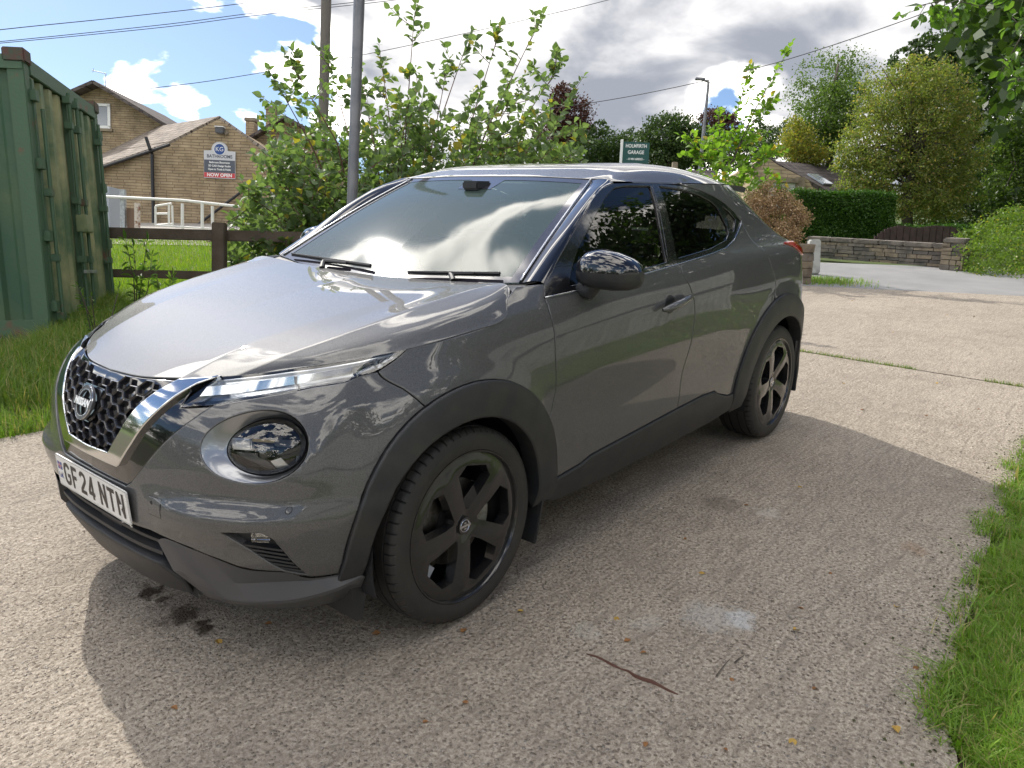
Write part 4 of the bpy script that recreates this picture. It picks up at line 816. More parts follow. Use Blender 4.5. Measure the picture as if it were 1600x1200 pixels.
def sapling():
    rng=np.random.default_rng(15); base=gz(1118,440); base=at(1118,400,13.0); base[2]=-.03; stems=[];twigs=[]
    J=at(1135,270,13.0)
    for (u,v) in ((1237,68),(1172,100),(1122,170),(1062,212),(1228,235),(1205,150),(1080,240)):
        e=at(u,v,13+rng.normal()*.2); mid=J*.5+e*.5+UG*.03+RH*(-.04); stems.append(([base,J,mid,e*.8+mid*.2],[.02,.013,.008,.003])); twigs.append((mid,e))
        for k in range(9):
            t=rng.uniform(.05,.95); p=J+(e-J)*t; d=RH*rng.normal()*.7+UG*rng.uniform(.1,.8)+FH*rng.normal()*.5; twigs.append((p,p+d*rng.uniform(.17,.34)*(1.2-t*.6)))
    for k in range(105):
        u,v=rng.normal(1150,36),rng.uniform(205,315); e=at(u,v,13+rng.normal()*.4); d=RH*rng.normal()*.6+UG*rng.uniform(.1,.8)+FH*rng.normal()*.4; twigs.append((e-d*.28,e))
    leafy('sapling','young bright green sapling standing behind the car roof','tree',[],[],.07,LF_SAP,15) if 0 else leafy('sapling','young bright green sapling standing behind the car roof',base,stems,twigs,.100,LF_SAP,15,cat='sapling',nparts=260,per=.05)
sapling()
def overhang():
    rng=np.random.default_rng(18); stems=[];twigs=[]; base=at(1720,-120,4.0)
    br=[[(1720,-120),(1600,-40),(1500,-5),(1440,8)],[(1720,-120),(1660,-30),(1600,50),(1560,120)],[(1720,-100),(1650,0),(1610,60),(1590,130)],[(1700,-110),(1600,-60),(1530,-20),(1480,20)]]
    for B_ in br:
        P=[at(u,v,4+.15*rng.normal()) for u,v in B_]; stems.append((P,[.012,.007,.004,.002]))
        Q=catmull(P,False,6)
        for k in range(10):
            i=rng.integers(5,len(Q)-1); p=Q[i]; d=-UG*rng.uniform(.1,.9)+RH*rng.normal()*.6+FH*rng.normal()*.5; twigs.append((p,p+d*rng.uniform(.06,.17)))
    for k in range(7):
        u=rng.uniform(1500,1640); v=rng.uniform(-60,np.interp(u,[1450,1540,1600],[0,70,120])); e=at(u,v,rng.uniform(3.6,4.4)); d=-UG*.5+RH*rng.normal()*.5+FH*rng.normal()*.5; twigs.append((e-d*.15,e))
    leafy('overhanging_branch','leafy branch hanging into the top right corner',base,stems,twigs,.050,LF_OVH,18,cat='branch',nparts=240,per=.036,droop=.7,tw_r=.0018)
overhang()
# ---- grass ------------------------------------------------------------
def blades(P,h,w,lean=.5,rng=RNG):
    n=len(P); a=rng.uniform(0,2*math.pi,n); d=np.c_[np.cos(a),np.sin(a),np.zeros(n)]; s=np.c_[-d[:,1],d[:,0],np.zeros(n)]; H=(h*rng.uniform(.45,1.25,n)).reshape(-1,1); W_=(w*rng.uniform(.6,1.3,n))[:,None]; l=(lean*rng.uniform(.1,1.4,n))[:,None]; z=np.array([0,0,1.])
    V=np.empty((n,5,3)); V[:,0]=P-s*W_/2; V[:,1]=P+s*W_/2; mid=P+z*H*.55+d*H*l*.28; V[:,2]=mid+s*W_*.38; V[:,3]=mid-s*W_*.38; V[:,4]=P+z*H*(1-.25*l)+d*H*l*.95
    F=np.array([[0,1,2],[0,2,3],[3,2,4]])[None]+(np.arange(n)*5)[:,None,None]; return V.reshape(-1,3),F.reshape(-1,3)
GR=leaf_mat('grass_blade',(.13,.25,.022),(.24,.37,.06),(.40,.34,.16),tr=.35,w3=.13,rough=.4)
GR2=leaf_mat('long_grass',(.10,.19,.022),(.19,.27,.05),(.36,.31,.13),tr=.35,w3=.17,rough=.5)
def gfield(name,P,h,w,m,lean=.5,seed=1):
    V,F=blades(P,h,w,lean,np.random.default_rng(seed)); o=fast_mesh(name,V,F,m); tag(o,kind='stuff'); return o
def edgeL(x): return -2.45+.04*np.sin(x*2.3)+.03*np.sin(x*6.1+1)
n=105000; x=RNG.uniform(-4.2,.6,n); x=np.where(RNG.random(n)<.6,RNG.uniform(-1.9,.4,n),x); d=.75*RNG.random(n)**1.25+RNG.exponential(.05,n); y=edgeR(x)+.005+.018*np.sin(x*9)+.015*np.sin(x*23+2)+.012*np.sin(x*51)+d; P=np.c_[x,y,np.full(n,-.028)]; hh=.088*np.clip(.62+d*3,0,1.15)
gfield('verge_grass',P,hh,.0042,GR,.9,3)
n=30000; x=RNG.uniform(-10,3,n); y=edgeR(x)+RNG.uniform(0,4.5,n); gfield('verge_grass_far',np.c_[x,y,np.full(n,-.028)],.10,.012,GR,.7,13)
n=60000; x=RNG.uniform(-4.5,1.6,n); y=edgeL(x)-RNG.uniform(0,1,n)**1.2*3.6; gfield('bank_grass',np.c_[x,y,np.full(n,-.03)],.13,.006,GR2,.7,4)
# long tufts against the container
n=20000; t=RNG.uniform(-2.6,2.5,n); P=cA[None]+cd[None]*t[:,None]+cn[None]*RNG.exponential(.35,n)[:,None]; P[:,2]=-.03; gfield('tall_grass',P,.22,.007,GR2,.8,5)
n=60000; D=9.6+12*RNG.random(n)**1.5; u=RNG.uniform(120,820,n); P=np.array([CP+d*(CF+CR*(a-800)/FPX) for a,d in zip(u,D)]); P[:,2]=-.07; gfield('lawn_grass',P,.12,.012,leaf_mat('lawn_blade',(.13,.22,.02),(.22,.30,.04),(.30,.28,.08),tr=.4,w3=.05),.5,6)
# grass creeping over the slab edge in tufts, straw and crumbs of soil
rt=np.random.default_rng(77); cx_t=rt.uniform(-4.2,.4,60); nt=60; P=np.concatenate([np.c_[x0+rt.normal(0,.035,nt),edgeR(x0)-rt.uniform(-.03,.03)+rt.normal(0,.025,nt),np.full(nt,-.02)] for x0 in cx_t]); gfield('edge_tufts',P,.075,.004,GR,1.3,78)
nc=900; x=rt.uniform(-4.5,.5,nc); P=np.c_[x,edgeR(x)-rt.exponential(.05,nc)-.01,np.full(nc,.003)]; V,F=quads(P,.011,2.5,rng=rt,asp=.8); tag(fast_mesh('soil_crumbs',V,F,SOIL),kind='stuff')
nc=1400; a_=rt.uniform(0,1,nc); P=np.c_[rt.uniform(-6,4,nc),rt.uniform(-2.3,2.2,nc),np.full(nc,.003)]; V,F=quads(P,.008,2.5,rng=rt,asp=.8); tag(fast_mesh('drive_grit',V,F,mat('grit',(.20,.17,.14),.9)),kind='stuff')
# moss and weeds in the joint
n=2600; y=RNG.uniform(-1.8,2.1,n); x=-5.32+.095*y+RNG.normal(0,.012,n); k=np.sin(y*3.1)+np.sin(y*7.7+1)>-.3; gfield('joint_weeds',np.c_[x,y,np.full(n,-.015)][k],.05,.004,GR2,1.0,7)
n=1500; c=gz(1292,440); P=c[None]+RNG.normal(size=(n,3))*np.array([.25,.28,0]); P[:,2]=-.01; gfield('post_weeds',P,.09,.008,GR,.9,8)
# tall weeds by the container
def weed(label,u,v,D,h_,seed,leaf=.07):
    rng=np.random.default_rng(seed); base=at(u,v,D); base[2]=-.03; st=[];tw=[]
    for k in range(4):
        e=base+np.array([rng.normal()*.12,rng.normal()*.12,h_*rng.uniform(.7,1.05)])+RH*.12*k*.6; m_=(base+e)/2+rng.normal(size=3)*.02; st.append(([base,m_,e],[.006,.005,.002])); tw.append((m_,e)); tw.append((base+(m_-base)*.5,m_))
    leafy('tall_weed',label,base,st,tw,leaf,LF_OAK2,seed,cat='weed',nparts=40,per=.05,droop=.4,tw_r=.003,shape=leaf_thin)
LF_OAK2=leaf_mat('leaf_weed',(.07,.14,.03),(.13,.20,.05),tr=.4)
leaf_thin=(leaf_shape(asp=.30)[0],leaf_shape(asp=.3)[1])
weed('tall leafy weed growing under the fence rail beside the container',205,440,8.2,.85,31,.10); weed('arching pale weed in front of the container doors',150,500,6.7,.62,32,.055)
weed('weed clump under the fence left of the bonnet',255,440,8.6,.55,33,.09)
# fallen leaves
LFB=[leaf_mat('fallen_brown',(.22,.10,.04),(.30,.15,.06),tr=.1,rough=.8),leaf_mat('fallen_yellow',(.45,.30,.08),(.42,.26,.06),tr=.1,rough=.8)]
shp=leaf_shape(asp=.7); mes=[]
for m in LFB:
    me=bpy.data.meshes.new('fallen_leaf'); me.from_pydata([tuple(v*np.array([1,1,.9])+np.array([0,0,.03])) for v in shp[0]],[],shp[1]); me.materials.append(m); mes.append(me)
fl=[(268,1105),(425,975),(595,990),(722,990),(722,1098),(808,955),(960,965),(975,1003),(1102,897),(1068,843),(1130,1170),(1010,1020),(1240,1155),(1270,1078),(1398,1135),(1295,897),(1435,1043),(1450,1110),(1535,905),(1470,1080),(1255,953),(1400,950),(1320,600),(1350,640),(1450,650),(1465,600),(1500,665),(1395,520),(1410,508),(1520,495),(1545,520),(1480,492),(1330,470),(1250,760),(1162,790),(1560,690),(1552,800),(1440,870),(1240,985),(660,1130),(340,1000),(1010,1160),(1140,1060),(1560,760),(1530,640)]
seen={}
def leaf_label(u,v,yel,o):
    c='yellow' if yel else 'brown'
    if v<560: pl='near the road'
    elif v<700: pl='behind the car'
    elif u>1380 and v<960: pl='at the verge edge'
    elif u>1380: pl='in the bottom right corner'
    elif u<500: pl='in front of the bumper'
    elif v>1040: pl='near the bottom edge'
    elif v>930: pl='near the rusty bar'
    else: pl='beside the side skirt'
    k='%s fallen leaf %s'%(c,pl); seen.setdefault(k,[]).append((u,o)); return k
for i,(u,v) in enumerate(fl):
    p=gz(u,v); yel=RNG.random()<.25; o=link(bpy.data.objects.new('fallen_leaf',mes[int(yel)])); o.location=(p[0],p[1],.002); s=RNG.uniform(.016,.034); o.scale=(s,s,s); o.rotation_euler=(RNG.normal()*.15,RNG.normal()*.15,RNG.uniform(0,6.28))
    tag(o,leaf_label(u,v,yel,o),'leaf','fallen leaves scattered over the drive')
ORD=['first','second','third','fourth','fifth','sixth','seventh','eighth','ninth','tenth','eleventh','twelfth']
for k,L_ in seen.items():
    if len(L_)>1:
        L_.sort(key=lambda q:q[0])
        for i,(u,o) in enumerate(L_): o['label']='%s from the left, %s'%(ORD[i],k)
# rusty reinforcing bar showing in the concrete, twigs
a,b=gz(918,1022),gz(1062,1086); pts=[a+(b-a)*t+np.array([RNG.normal()*.004,RNG.normal()*.004,.001]) for t in np.linspace(0,1,12)]
tag(MB().tube(pts,[.002,.004,.004,.005,.003,.004,.006,.007,.007,.005,.004,.002],6).obj('rusty_bar',RUST,None),'rusty steel bar showing through the concrete in the foreground','metal bar')
for lab,(u0,v0),(u1,v1) in (('short dark twig on the pale patch in the foreground',(1120,1055),(1140,1030)),('thin twig beside the pale patch pointing at the car',(1148,1035),(1163,1024)),('small twig lying on the drive near the middle',(1236,986),(1256,990))):
    a,b=gz(u0,v0,.004),gz(u1,v1,.004); tag(MB().tube([a,(a+b)/2+[.004,0,.003],b],[.0025,.002,.001],5).obj('twig',BARK,None),lab,'twig')
# ---- behind the camera: what the bodywork mirrors ---------------------
PALE=mat('pale_sheeting',(.36,.36,.33),.6,var=(3,(.28,.28,.25),.4,.6))
o=empty('sheet_fence',(-8,3.7,0),'pale ribbed metal fence along the grass verge behind the viewer','fence')
V=[];F=[]
for i in range(120):
    x=i*.10; zz=(.02 if i%2 else 0)
    V+=[(x,zz,-.03),(x+.07,zz,-.03),(x+.07,zz,1.75),(x,zz,1.75)]; 
V=np.array(V); F=[(4*i,4*i+1,4*i+2,4*i+3) for i in range(120)]+[(4*i+1,4*i+4,4*i+7,4*i+2) for i in range(119)]
MB().add(V,F).obj('ribbed_sheet',PALE,o); MB().box((6,-.03,.9),(6,.02,.03)).obj('fence_rail',GREYP,o); MB().box((6,.01,1.76),(6,.035,.02)).obj('fence_rail',GREYP,o)
def woodx(name,label,cs,n,leaf,seed,m):
    rng=np.random.default_rng(seed); bl=[(np.array(c),np.array(r)) for c,r in cs]
    vol=[]; P=[]
    for c,r in bl:
        k=int(n/len(bl)/26); d=rng.normal(size=(k,3)); d/=np.linalg.norm(d,axis=1,keepdims=True); q=d*r*rng.uniform(.7,1.03,(k,1)); P.append((q[:,None]+rng.normal(size=(k,26,3))*r.mean()*.12).reshape(-1,3)+c)
    P=np.concatenate(P); b=bl[0][0]*np.array([1,1,0]); root=empty(name,tuple(b),label,'trees'); V,F=quads(P-b,leaf,.2,rng=rng); o=fast_mesh('foliage',V,F,m,root); o['kind']='stuff'
    for c,r in bl: 
        MB().tube([tuple(c*np.array([1,1,0])-b),tuple(c-b)],[.22,.12],8).obj('trunk',BARK,root)
woodx('tree_belt','belt of dark trees behind the pale fence and the viewer',[((-9,12,4.2),(3.4,2.8,4.6)),((-5,13,4.6),(3.4,2.8,5)),((-1,13,3.6),(3,2.5,3.8)),((3,13,3.0),(3,2.5,3.2)),((-13,11,4.5),(3.4,3,5)),((8,13,2.6),(3.4,3,3))],30000,.30,41,LF_DARK)
woodx('tall_trees','tall dark trees beyond the road to the right of the view',[((-27,7,6),(5,5,7)),((-24,13,6),(5,5,7)),((-30,1,7),(5,5,7.5)),((-19,17,5.5),(5,5,6.5)),((-13,19,5),(5,4,6))],52000,.55,44,LF_DARK)
woodx('tree_row','row of trees ahead of the parked car',[((16,6,2.5),(4,4,2.6)),((19,-1,2.2),(4,4,2.4)),((18,-9,2.4),(4,4,2.4)),((14,-16,2.2),(4,4,2.2))],14000,.36,42,LF_DARK)
# ================================================================= THE CAR
def paint():
    m=bpy.data.materials.new('gunmetal_paint'); m.use_nodes=True; nd,L=NT(m.node_tree)
    b=nd('ShaderNodeBsdfPrincipled'); o=nd('ShaderNodeOutputMaterial'); L(b.outputs[0],o.inputs[0])
    tc=nd('ShaderNodeTexCoord'); v=nd('ShaderNodeTexVoronoi'); v.inputs['Scale'].default_value=900; L(tc.outputs['Object'],v.inputs['Vector'])
    mr=nd('ShaderNodeMapRange'); sx=nd('ShaderNodeSeparateColor'); L(v.outputs['Color'],sx.inputs[0]); L(sx.outputs[0],mr.inputs[0]); mr.inputs[3].default_value=.6; mr.inputs[4].default_value=1.5
    hs=nd('ShaderNodeHueSaturation'); hs.inputs['Color'].default_value=(.088,.088,.089,1); L(mr.outputs[0],hs.inputs['Value']); L(hs.outputs[0],b.inputs['Base Color'])
    n=nd('ShaderNodeTexNoise'); n.inputs['Scale'].default_value=6; n.inputs['Detail'].default_value=6; L(tc.outputs['Object'],n.inputs['Vector'])
    m2=nd('ShaderNodeMapRange'); L(n.outputs[0],m2.inputs[0]); m2.inputs[1].default_value=.35; m2.inputs[2].default_value=.7; m2.inputs[3].default_value=.004; m2.inputs[4].default_value=.025; L(m2.outputs[0],b.inputs['Coat Roughness'])
    b.inputs['Metallic'].default_value=.24; b.inputs['Roughness'].default_value=.60; b.inputs['Specular IOR Level'].default_value=.25; b.inputs['Coat Weight'].default_value=1; b.inputs['Coat IOR'].default_value=1.55
    return m
PAINT=paint()
GLOSS=mat('gloss_black',(.008,.008,.010),.08,coat=1)
CLAD=mat('black_plastic',(.022,.024,.028),.46,bump=(700,.12,2),var=(11,(.040,.038,.037),.42,.75))
DARK=mat('dark_void',(.006,.006,.007),.7)
CHROME=mat('satin_chrome',(.80,.80,.80),.09,1.0)
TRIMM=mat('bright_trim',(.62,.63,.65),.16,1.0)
RUBBER=mat('tyre_rubber',(.026,.025,.025),.62,bump=(160,.15,3),var=(9,(.042,.038,.034),.42,.75))
RIMB=mat('rim_black',(.018,.018,.019),.22,coat=.5,var=(30,(.022,.020,.019),.5,.8))
STEEL=mat('brake_steel',(.32,.30,.28),.35,1.0,var=(60,(.18,.16,.14),.4,.7))
WHITEP=mat('plate_white',(.80,.80,.78),.35,coat=.4)
INK=mat('plate_ink',(.02,.016,.014),.4)
RED=mat('lamp_red',(.45,.012,.012),.12,coat=1)
SEATM=mat('seat_cloth',(.035,.035,.04),.85,bump=(300,.3))
WSG=glass_mat('windscreen_glass',(.66,.80,.74),.12,1.52,.02,(.33,.48,.43),.055)  # dust film plus a pale green veil: brightness put into its colour
SDG=glass_mat('tinted_glass',(.10,.12,.12),.004,1.5,.0)
LENS=glass_mat('lamp_lens',(.93,.95,.96),.0,1.5,.03)

CAR=empty('car',(0,0,0),'dark grey metallic crossover car with black wheels parked on the concrete drive','car')
_us=np.linspace(0,17,1701); _pp=BAND.val(_us,np.full_like(_us,z2v(.64))); _ss=np.r_[0,np.cumsum(np.linalg.norm(np.diff(_pp,axis=0),axis=1))]
def u2s(u): return np.interp(u,_us,_ss)
def s2u(s): return np.interp(s,_ss,_us)
_iso={}
def iso(z):
    k=round(float(z),4)
    if k not in _iso:
        u=np.linspace(0,17,681); _iso[k]=(u,BAND.val(u,np.full_like(u,z2v(z))))
    return _iso[k]
def P2(p):
    """(X,Z) on the side, (X,Y,Z) anywhere, ('u',u,z) -> (s,z)"""
    if p[0]=='u': return (float(u2s(p[1])),p[2])
    if len(p)==2:
        u,P=iso(p[1]); k=(u>4.6)&(u<15.2); return (float(u2s(np.interp(-p[0],np.maximum.accumulate(-P[k,0]),u[k]))),p[1])
    if abs(p[1])<1e-6 and p[0]>0: return (0.0,p[2])
    u,P=iso(p[2]); d=(P[:,0]-p[0])**2+(P[:,1]-p[1])**2; i=int(np.argmin(d)); i=min(max(i,1),len(u)-2)
    a,b,c=d[i-1],d[i],d[i+1]; q=.5*(a-c)/max(a-2*b+c,1e-12); return (float(u2s(u[i]+q*(u[1]-u[0]))),p[2])
def BV(sz): return BAND.val(s2u(sz[:,0]),z2v(sz[:,1]))
def BN(sz):
    n=BAND.nrm(s2u(sz[:,0]),z2v(sz[:,1])); return n
def dens(poly,sp):
    out=[]; k=len(poly)
    for i in range(k):
        a=np.array(poly[i]); b=np.array(poly[(i+1)%k]); n=max(1,int(np.ceil(np.linalg.norm(b-a)/sp)))
        for j in range(n): out.append(a+(b-a)*j/n)
    return np.array(out)
def inpoly(P,poly):
    x,y=P[:,0],P[:,1]; c=np.zeros(len(P),bool); n=len(poly)
    for i in range(n):
        x1,y1=poly[i]; x2,y2=poly[(i+1)%n]
        if y1==y2: continue
        k=((y1>y)!=(y2>y))&(x<(x2-x1)*(y-y1)/(y2-y1)+x1); c^=k
    return c
def area(poly):
    p=np.array(poly); q=np.roll(p,-1,0); return .5*np.sum(p[:,0]*q[:,1]-q[:,0]*p[:,1])
def dedup(poly,eps=1e-4):
    out=[]
    for p in poly:
        if not out or np.linalg.norm(np.array(p)-out[-1])>eps: out.append(np.array(p,float))
    if np.linalg.norm(out[0]-out[-1])<eps: out.pop()
    return np.array(out)
def edge_normals(poly,ccw=True):
    p=np.array(poly); a=np.roll(p,1,0); b=np.roll(p,-1,0)
    t1=p-a; t2=b-p; t1/=np.maximum(np.linalg.norm(t1,axis=1,keepdims=True),1e-9); t2/=np.maximum(np.linalg.norm(t2,axis=1,keepdims=True),1e-9)
    n1=np.c_[t1[:,1],-t1[:,0]]; n2=np.c_[t2[:,1],-t2[:,0]]; n=n1+n2; n/=np.maximum(np.linalg.norm(n,axis=1,keepdims=True),1e-9)
    c=np.clip((n*n1).sum(1),.45,1); return n/c[:,None]   # outward for ccw
def panel_data(outline,off=0.,offf=None,thick=.014,gap=.0020,edge=.0035,sp=.035,holes=(),join=False,smooth=False,hthick=None,hedge=None):
    def prep(o,sm):
        o=[P2(q) if not isinstance(q,np.ndarray) else tuple(q) for q in o] if not isinstance(o,np.ndarray) else o
        o=catmull(o,True,6) if sm else np.array(o,float)
        return dedup(dens(dedup(o),sp*.6))
    o=prep(outline,smooth)
    if area(o)<0: o=o[::-1]
    H=[]
    for h in holes:
        hh=prep(h,False)
        if area(hh)>0: hh=hh[::-1]      # cw
        H.append(hh)
    V=[];N=[];F=[];
    loops=[]
    for li,(lp) in enumerate([o]+H):
        n=edge_normals(lp); ctr=(lp[:,0]<1e-5)&join
        n[ctr,0]=0; nn=np.linalg.norm(n,axis=1,keepdims=True); n=np.where(nn>1.6,n*1.6/nn,n)
        l0=lp-n*gap; l1=lp-n*(gap+edge); l0[:,0]=np.maximum(l0[:,0],0); l1[:,0]=np.maximum(l1[:,0],0)
        loops.append((l0,l1,n,ctr))
    # triangulate inside l1
    pts=[];edges=[];faces=[]
    for (l0,l1,n,c) in loops:
        b=len(pts); k=len(l1); pts+=[Vector(q) for q in l1]; edges+=[(b+i,b+(i+1)%k) for i in range(k)]
    nb=len(pts)
    mn=loops[0][1].min(0); mx=loops[0][1].max(0)
    gx=np.arange(mn[0]+sp*.37,mx[0],sp); gy=np.arange(mn[1]+sp*.37,mx[1],sp*.87)
    X,Y=np.meshgrid(gx,gy); X=X+(np.arange(len(gy))%2)[:,None]*sp*.5; G=np.c_[X.ravel(),Y.ravel()]
    ins=inpoly(G,loops[0][1]) if len(G) else np.zeros(0,bool)
    for (l0,l1,n,c) in loops[1:]: ins&=~inpoly(G,l1)
    G=G[ins]
    allb=np.concatenate([l[1] for l in loops])
    if len(G):
        d=np.min(((G[:,None,:]-allb[None])**2).sum(2),axis=1); G=G[d>(sp*.42)**2]
    pts+=[Vector(q) for q in G]
    v2,e2,f2,ov,oe,of=delaunay_2d_cdt(pts,edges,[],0,1e-7)
    v2=np.array([tuple(q) for q in v2]); T=np.array([f for f in f2 if len(f)==3])
    cen=v2[T].mean(1); keep=inpoly(cen,loops[0][1])
    for (l0,l1,n,c) in loops[1:]: keep&=~inpoly(cen,l1)
    T=T[keep]
    a=v2[T]; ar=(a[:,1,0]-a[:,0,0])*(a[:,2,1]-a[:,0,1])-(a[:,1,1]-a[:,0,1])*(a[:,2,0]-a[:,0,0]); T[ar<0]=T[ar<0][:,::-1]
    T=T[abs(ar)>1e-10]
    if offf is None:
        P=BV(v2); Nn=BN(v2)
    else:
        def Q(sz): return BV(sz)+BN(sz)*offf(sz)[:,None]
        P=Q(v2); e_=.004; lo=lambda d: np.c_[np.maximum(v2[:,0]+d[0],0),v2[:,1]+d[1]]
        Nn=np.cross(Q(lo((e_,0)))-Q(lo((-e_,0))),Q(lo((0,e_)))-Q(lo((0,-e_)))); Nn/=np.linalg.norm(Nn,axis=1,keepdims=True)
    V=list(P+Nn*off); NN=list(Nn); F=[tuple(t) for t in T]
    for li,(l0,l1,n,ctr) in enumerate(loops):
        k=len(l0); th=thick if li==0 else (hthick or thick)
        eg=edge*.6
        p1=BV(l1); n1=BN(l1); p0=BV(l0)
        if offf is not None: p1=Q(l1); p0=Q(l0)
        tdir=p0-p1; tdir/=np.maximum(np.linalg.norm(tdir,axis=1,keepdims=True),1e-9)
        b=len(V)
        V+=list(p1+n1*off); NN+=list(n1)
        m=(n1+tdir); m/=np.linalg.norm(m,axis=1,keepdims=True)
        V+=list(p0+n1*(off-eg)); NN+=list(m)
        V+=list(p0+n1*(off-eg-.002)); NN+=list(tdir)
        V+=list(p0+n1*(off-th)); NN+=list(tdir)
        for i in range(k):
            j=(i+1)%k
            if ctr[i] and ctr[j]: continue
            for r in range(3):
                F.append((b+r*k+i,b+(r+1)*k+i,b+(r+1)*k+j,b+r*k+j))
    return np.array(V),F,np.array(NN)
def mirror(V,F,N):
    return V*[1,-1,1],[tuple(f[::-1]) for f in F],N*[1,-1,1]
def both(V,F,N):
    v,f,n=mirror(V,F,N); k=len(V); return np.r_[V,v],F+[tuple(i+k for i in q) for q in f],np.r_[N,n]
def put(name,data,m,parent=None,mode='pair',rparent=None):
    V,F,N=data; parent=parent or CAR
    if mode=='join': return mesh_obj(name,*both(V,F,N)[:2],m,parent,normals=both(V,F,N)[2])
    a=mesh_obj(name,V,F,m,parent,normals=N)
    if mode=='pair':
        v,f,n=mirror(V,F,N); b=mesh_obj(name,v,f,m,rparent or parent,normals=n); return a,b
    return a
def panel(name,outline,m,mode='pair',parent=None,rparent=None,**k):
    return put(name,panel_data(outline,join=(mode=='join'),**k),m,parent,mode,rparent)
def arc(cx,cz,r,a0,a1,n=14,rz=None):
    rz=rz or r
    return [(cx+r*math.cos(rad(a0+(a1-a0)*i/n)),cz+rz*math.sin(rad(a0+(a1-a0)*i/n))) for i in range(n+1)]
# patch surface (full domain)
def patch_data(S,nu,nv,thick=.012,off=0,edges='urb',flip=False,gap=0):
    NV,NU=S.G.shape[:2]
    us=np.linspace(0,NU-1,nu); vs=np.linspace(0,NV-1,nv); U,Vv=np.meshgrid(us,vs)
    P=S.val(U.ravel(),Vv.ravel()); N=S.nrm(U.ravel(),Vv.ravel())*(-1 if flip else 1)
    V=list(P+N*off); NN=list(N); F=[]
    for j in range(nv-1):
        for i in range(nu-1):
            a=j*nu+i; q=(a,a+1,a+nu+1,a+nu); F.append(q[::-1] if flip else q)
    P=P.reshape(nv,nu,3); N=N.reshape(nv,nu,3)
    def rim(p,pin,n):
        t=p-pin; t/=np.maximum(np.linalg.norm(t,axis=1,keepdims=True),1e-9); b=len(V); k=len(p)
        m=n+t; m/=np.linalg.norm(m,axis=1,keepdims=True)
        V.extend(p+n*off); NN.extend(n); V.extend(p+t*.0012+n*(off-.0018)); NN.extend(m); V.extend(p+t*.0012+n*(off-.004)); NN.extend(t); V.extend(p+t*.0012+n*(off-thick)); NN.extend(t)
        for i in range(k-1):
            for r in range(3): F.append((b+r*k+i,b+(r+1)*k+i,b+(r+1)*k+i+1,b+r*k+i+1))
    if 'f' in edges: rim(P[0],P[1],N[0])
    if 'b' in edges: rim(P[-1],P[-2],N[-1])
    if 's' in edges: rim(P[:,-1],P[:,-2],N[:,-1])
    return np.array(V),F,np.array(NN)

# ---------------------------------------------------------------- outlines
AF=(-.005,.352,.484); AR=(-2.575,.355,.515)
def on_arch(A,a0,a1,n=16): return arc(A[0],A[1],A[2],a0,a1,n)
def ang(A,x,z): return math.degrees(math.atan2(z-A[1],x-A[0]))
tip=(.179,.794,.957)
seam=[(.285,.781,.903),(.241,.833,.853)]
BELT=[(-.44,1.052),(-.631,1.060),(-.85,1.071),(-1.12,1.089),(-1.416,1.107),(-1.755,1.132),(-1.938,1.149),(-2.08,1.180),(-2.20,1.228),(-2.275,1.268)]
FTOP=[(-2.22,1.318),(-2.13,1.36),(-2.03,1.395),(-1.905,1.423),(-1.716,1.448),(-1.44,1.4595),(-1.109,1.452),(-1.016,1.431),(-.909,1.383),(-.714,1.262),(-.532,1.132)]
# headlamp outline in (s,z)
HLc=np.array(P2((.607,.668,.731)))
def ell(c,a,b,n=40,rot=0,sup=2.0):
    o=[]
    for i in range(n):
        t=2*math.pi*i/n; x=math.copysign(abs(math.cos(t))**(2/sup),math.cos(t))*a; y=math.copysign(abs(math.sin(t))**(2/sup),math.sin(t))*b
        o.append((c[0]+x*math.cos(rot)-y*math.sin(rot),c[1]+x*math.sin(rot)+y*math.cos(rot)))
    return np.array(o)
RINGc=HLc+np.array([-.026,-.006])
ring=ell(RINGc,.160,.094)
fog=[(.709,.608,.491),(.655,.705,.499),(.636,.728,.478),(.56,.764,.352),(.602,.729,.368)]
bmp_bot=[(.802,.223,.430),(.790,.332,.436),(.777,.400,.429),(.752,.487,.417),(.716,.572,.396),(.684,.619,.376),(.657,.656,.368),(.602,.729,.364),(.560,.757,.345),(.543,.762,.337),(.464,.813,.337)]
blk_edge=[(.652,.496,.823),(.699,.453,.781),(.738,.405,.733),(.764,.353,.679),(.785,.298,.617),(.797,.253,.572),(.800,.222,.553)]
drl_lo=[(.292,.777,.903),(.445,.702,.877),(.573,.593,.849),(.653,.491,.824),(.700,.399,.810)]
drl_up=[(.640,.398,.872),(.587,.438,.886),(.463,.592,.913),(.328,.717,.935),tip]
archf_b=[q for q in on_arch(AF,-1,66,14)]
# bumper
bumper=[(.805,0,.430)]+bmp_bot+archf_b+[(.186,.88,.80)][:0]+seam[::-1]+drl_lo[:4]+blk_edge+[(.808,0,.553)]
panel('front_bumper',bumper,PAINT,'join',holes=[ring,fog],sp=.028,thick=.02,hthick=.03)
